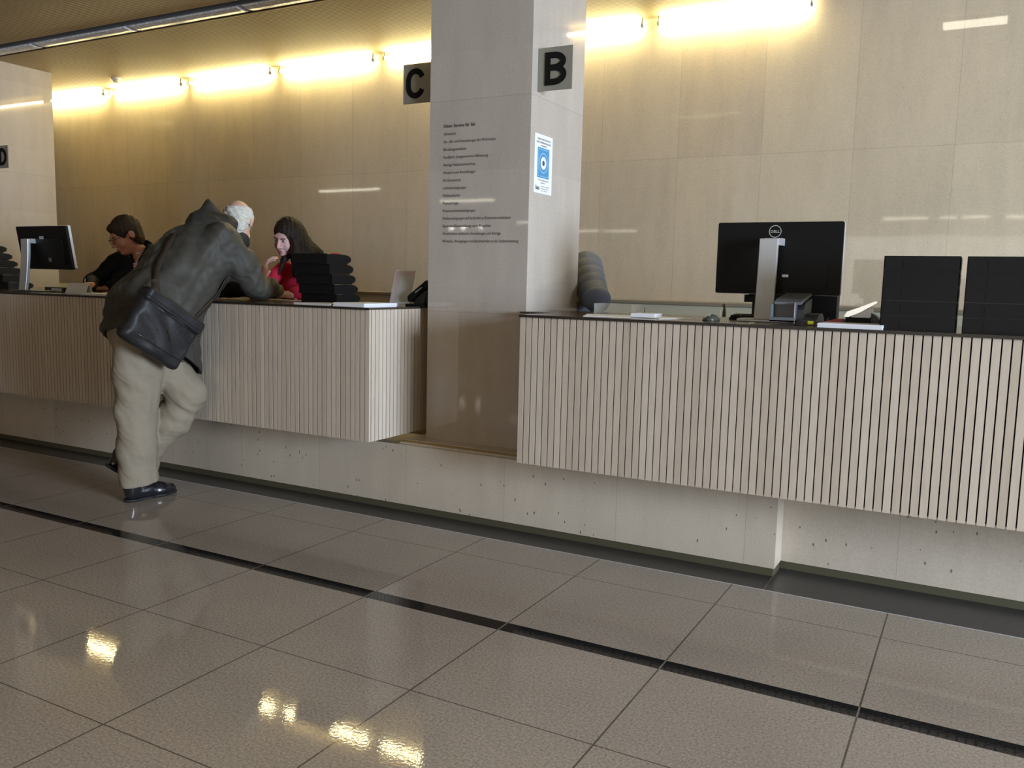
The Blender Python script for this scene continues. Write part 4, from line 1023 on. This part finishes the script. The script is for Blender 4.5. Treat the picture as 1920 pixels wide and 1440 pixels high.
def r_hair(P):
    q = ((P-np.asarray(rh, np.float32))@rR)/.97; qa = np.stack([np.abs(q[:, 0]), q[:, 1], q[:, 2]], 1)
    d = ell(q, (0, .022, .038), (.088, .108, .100))
    d = smin(d, chain(P, [(-3.955, 4.27, 1.50), (-3.905, 4.29, 1.40), (-3.87, 4.32, 1.30), (-3.85, 4.30, 1.18)], [.078, .066, .060, .045], .03), .04)
    d = smin(d, chain(P, [(-3.95, 4.31, 1.48), (-3.88, 4.39, 1.38), (-3.84, 4.43, 1.30)], [.06, .05, .035], .03), .04)
    d = smin(d, chain(P, [(-3.905, 4.225, 1.47), (-3.895, 4.215, 1.38), (-3.875, 4.22, 1.26)], [.022, .030, .034], .02), .02)
    d = smax(d, -ell(q, (0, -.118, -.032), (.080, .092, .096)), .008)
    d = smin(d, chain(P, [(-3.97, 4.30, 1.40), (-3.965, 4.19, 1.345), (-3.985, 4.165, 1.25)], [.022, .017, .006], .02), .01)
    return d+wr(P, 150, .0014, 1, (1, .8, .12))
sdf_obj('hair', r_hair, (-4.14, 4.06, 1.08), (-3.68, 4.60, 1.66), .0042, M['hairdark'], red, B2)
def r_top(P):
    d = etube(P, [(-3.82, 4.58, .72), (-3.84, 4.44, .95), (-3.90, 4.34, 1.14), (-3.92, 4.355, 1.28)], [(.155, .135), (.165, .15), (.185, .15), (.140, .080)])
    for s_ in 'RL': d = smin(d, chain(P, [Q['sh'+s_], Q['el'+s_], Q['wr'+s_]], [.070, .050, .034], .03), .035)
    d = smax(d, -cone(P, (-3.93, 4.36, 1.33), (-4.0, 4.2, 1.43), .058, .09), .008)
    return d+wr(P, 30, .003, 2, (.6, .4, .9))
sdf_obj('top', r_top, (-4.30, 3.90, .60), (-3.48, 4.84, 1.46), .0065, M['redcloth'], red, B2)

# ---- person in grey quilted jacket behind the column
B3 = (-2.34, 4.85, 0.); gh = (-2.44, 4.66, 1.52); gR = rotm(-.2, .45, 0)
G_ = dict(shR=(-2.54, 4.82, 1.32), elR=(-2.60, 4.72, 1.10), wrR=(-2.45, 4.62, .98), shL=(-2.11, 4.78, 1.33), elL=(-1.880, 4.43, 1.150), wrL=(-2.04, 4.63, 1.15))
def g_body(P):
    d = head_sdf(P, gh, gR, 1.)
    d = smin(d, chain(P, [(-2.38, 4.78, 1.35), (-2.41, 4.72, 1.44)], [.055, .050], .02), .03)
    d = smin(d, etube(P, [(-2.34, 4.96, .68), (-2.34, 4.92, .92), (-2.36, 4.83, 1.16), (-2.38, 4.77, 1.31)], [(.15, .11), (.13, .10), (.16, .11), (.15, .07)]), .04)
    d = smin(d, seated(P, -2.34, 4.98), .05)
    for s_ in 'RL': d = smin(d, chain(P, [G_['sh'+s_], G_['el'+s_], G_['wr'+s_]], [.05, .038, .025], .02), .03)
    d = smin(d, hand_sdf(P, (-2.05, 4.65, 1.145), (-1, .35, -.02), (0, 0, -1), -1, .3), .01)
    d = smin(d, hand_sdf(P, (-2.44, 4.615, .975), (.5, -.2, -.2), (0, 0, -1), 1, .3), .01)
    return d
gry = sdf_obj('person', g_body, (-2.70, 3.90, -.02), (-1.62, 5.16, 1.68), .006, M['skinR'], None, B3)
tag(gry, 'person in grey quilted jacket mostly hidden behind the stone column, arm on counter', 'person')
face_parts(gry, B3, gh, gR, 1., M['hairbrown'])
sdf_obj('hair', lambda P: smax(ell(((P-np.asarray(gh, np.float32))@gR), (0, .022, .040), (.085, .106, .100)), -ell(((P-np.asarray(gh, np.float32))@gR), (0, -.12, -.03), (.08, .09, .09)), .01)+wr(P, 120, .0015), (-2.60, 4.50, 1.36), (-2.28, 4.86, 1.72), .005, M['hairbrown'], gry, B3)
def g_jacket(P):
    d = etube(P, [(-2.34, 4.96, .70), (-2.34, 4.92, .95), (-2.36, 4.87, 1.16), (-2.38, 4.82, 1.33)], [(.19, .15), (.18, .15), (.20, .16), (.15, .10)])
    q1 = .004*np.abs(np.sin(P[:, 2]*PI/.062+.4))
    a = None
    for s_ in 'RL':
        e = chain(P, [G_['sh'+s_], G_['el'+s_], G_['wr'+s_]], [.100, .066, .040], .03); a = e if a is None else np.minimum(a, e)
    w3 = P@A(.35, -.50, -.79); q2 = .0035*np.abs(np.sin(w3*PI/.085))
    d = smin(d, ell(P, (-2.17, 4.80, 1.16), (.15, .17, .22)), .05)
    a = smin(a, ell(P, (-1.955, 4.575, 1.162), (.070, .085, .062)), .03)
    d = smin(d-q1, a-q2, .03)
    return smax(d, -cone(P, (-2.40, 4.74, 1.40), (-2.46, 4.62, 1.52), .06, .09), .008)
sdf_obj('quilted_jacket', g_jacket, (-2.74, 4.02, .60), (-1.68, 5.18, 1.52), .006, M['quilt'], gry, B3)
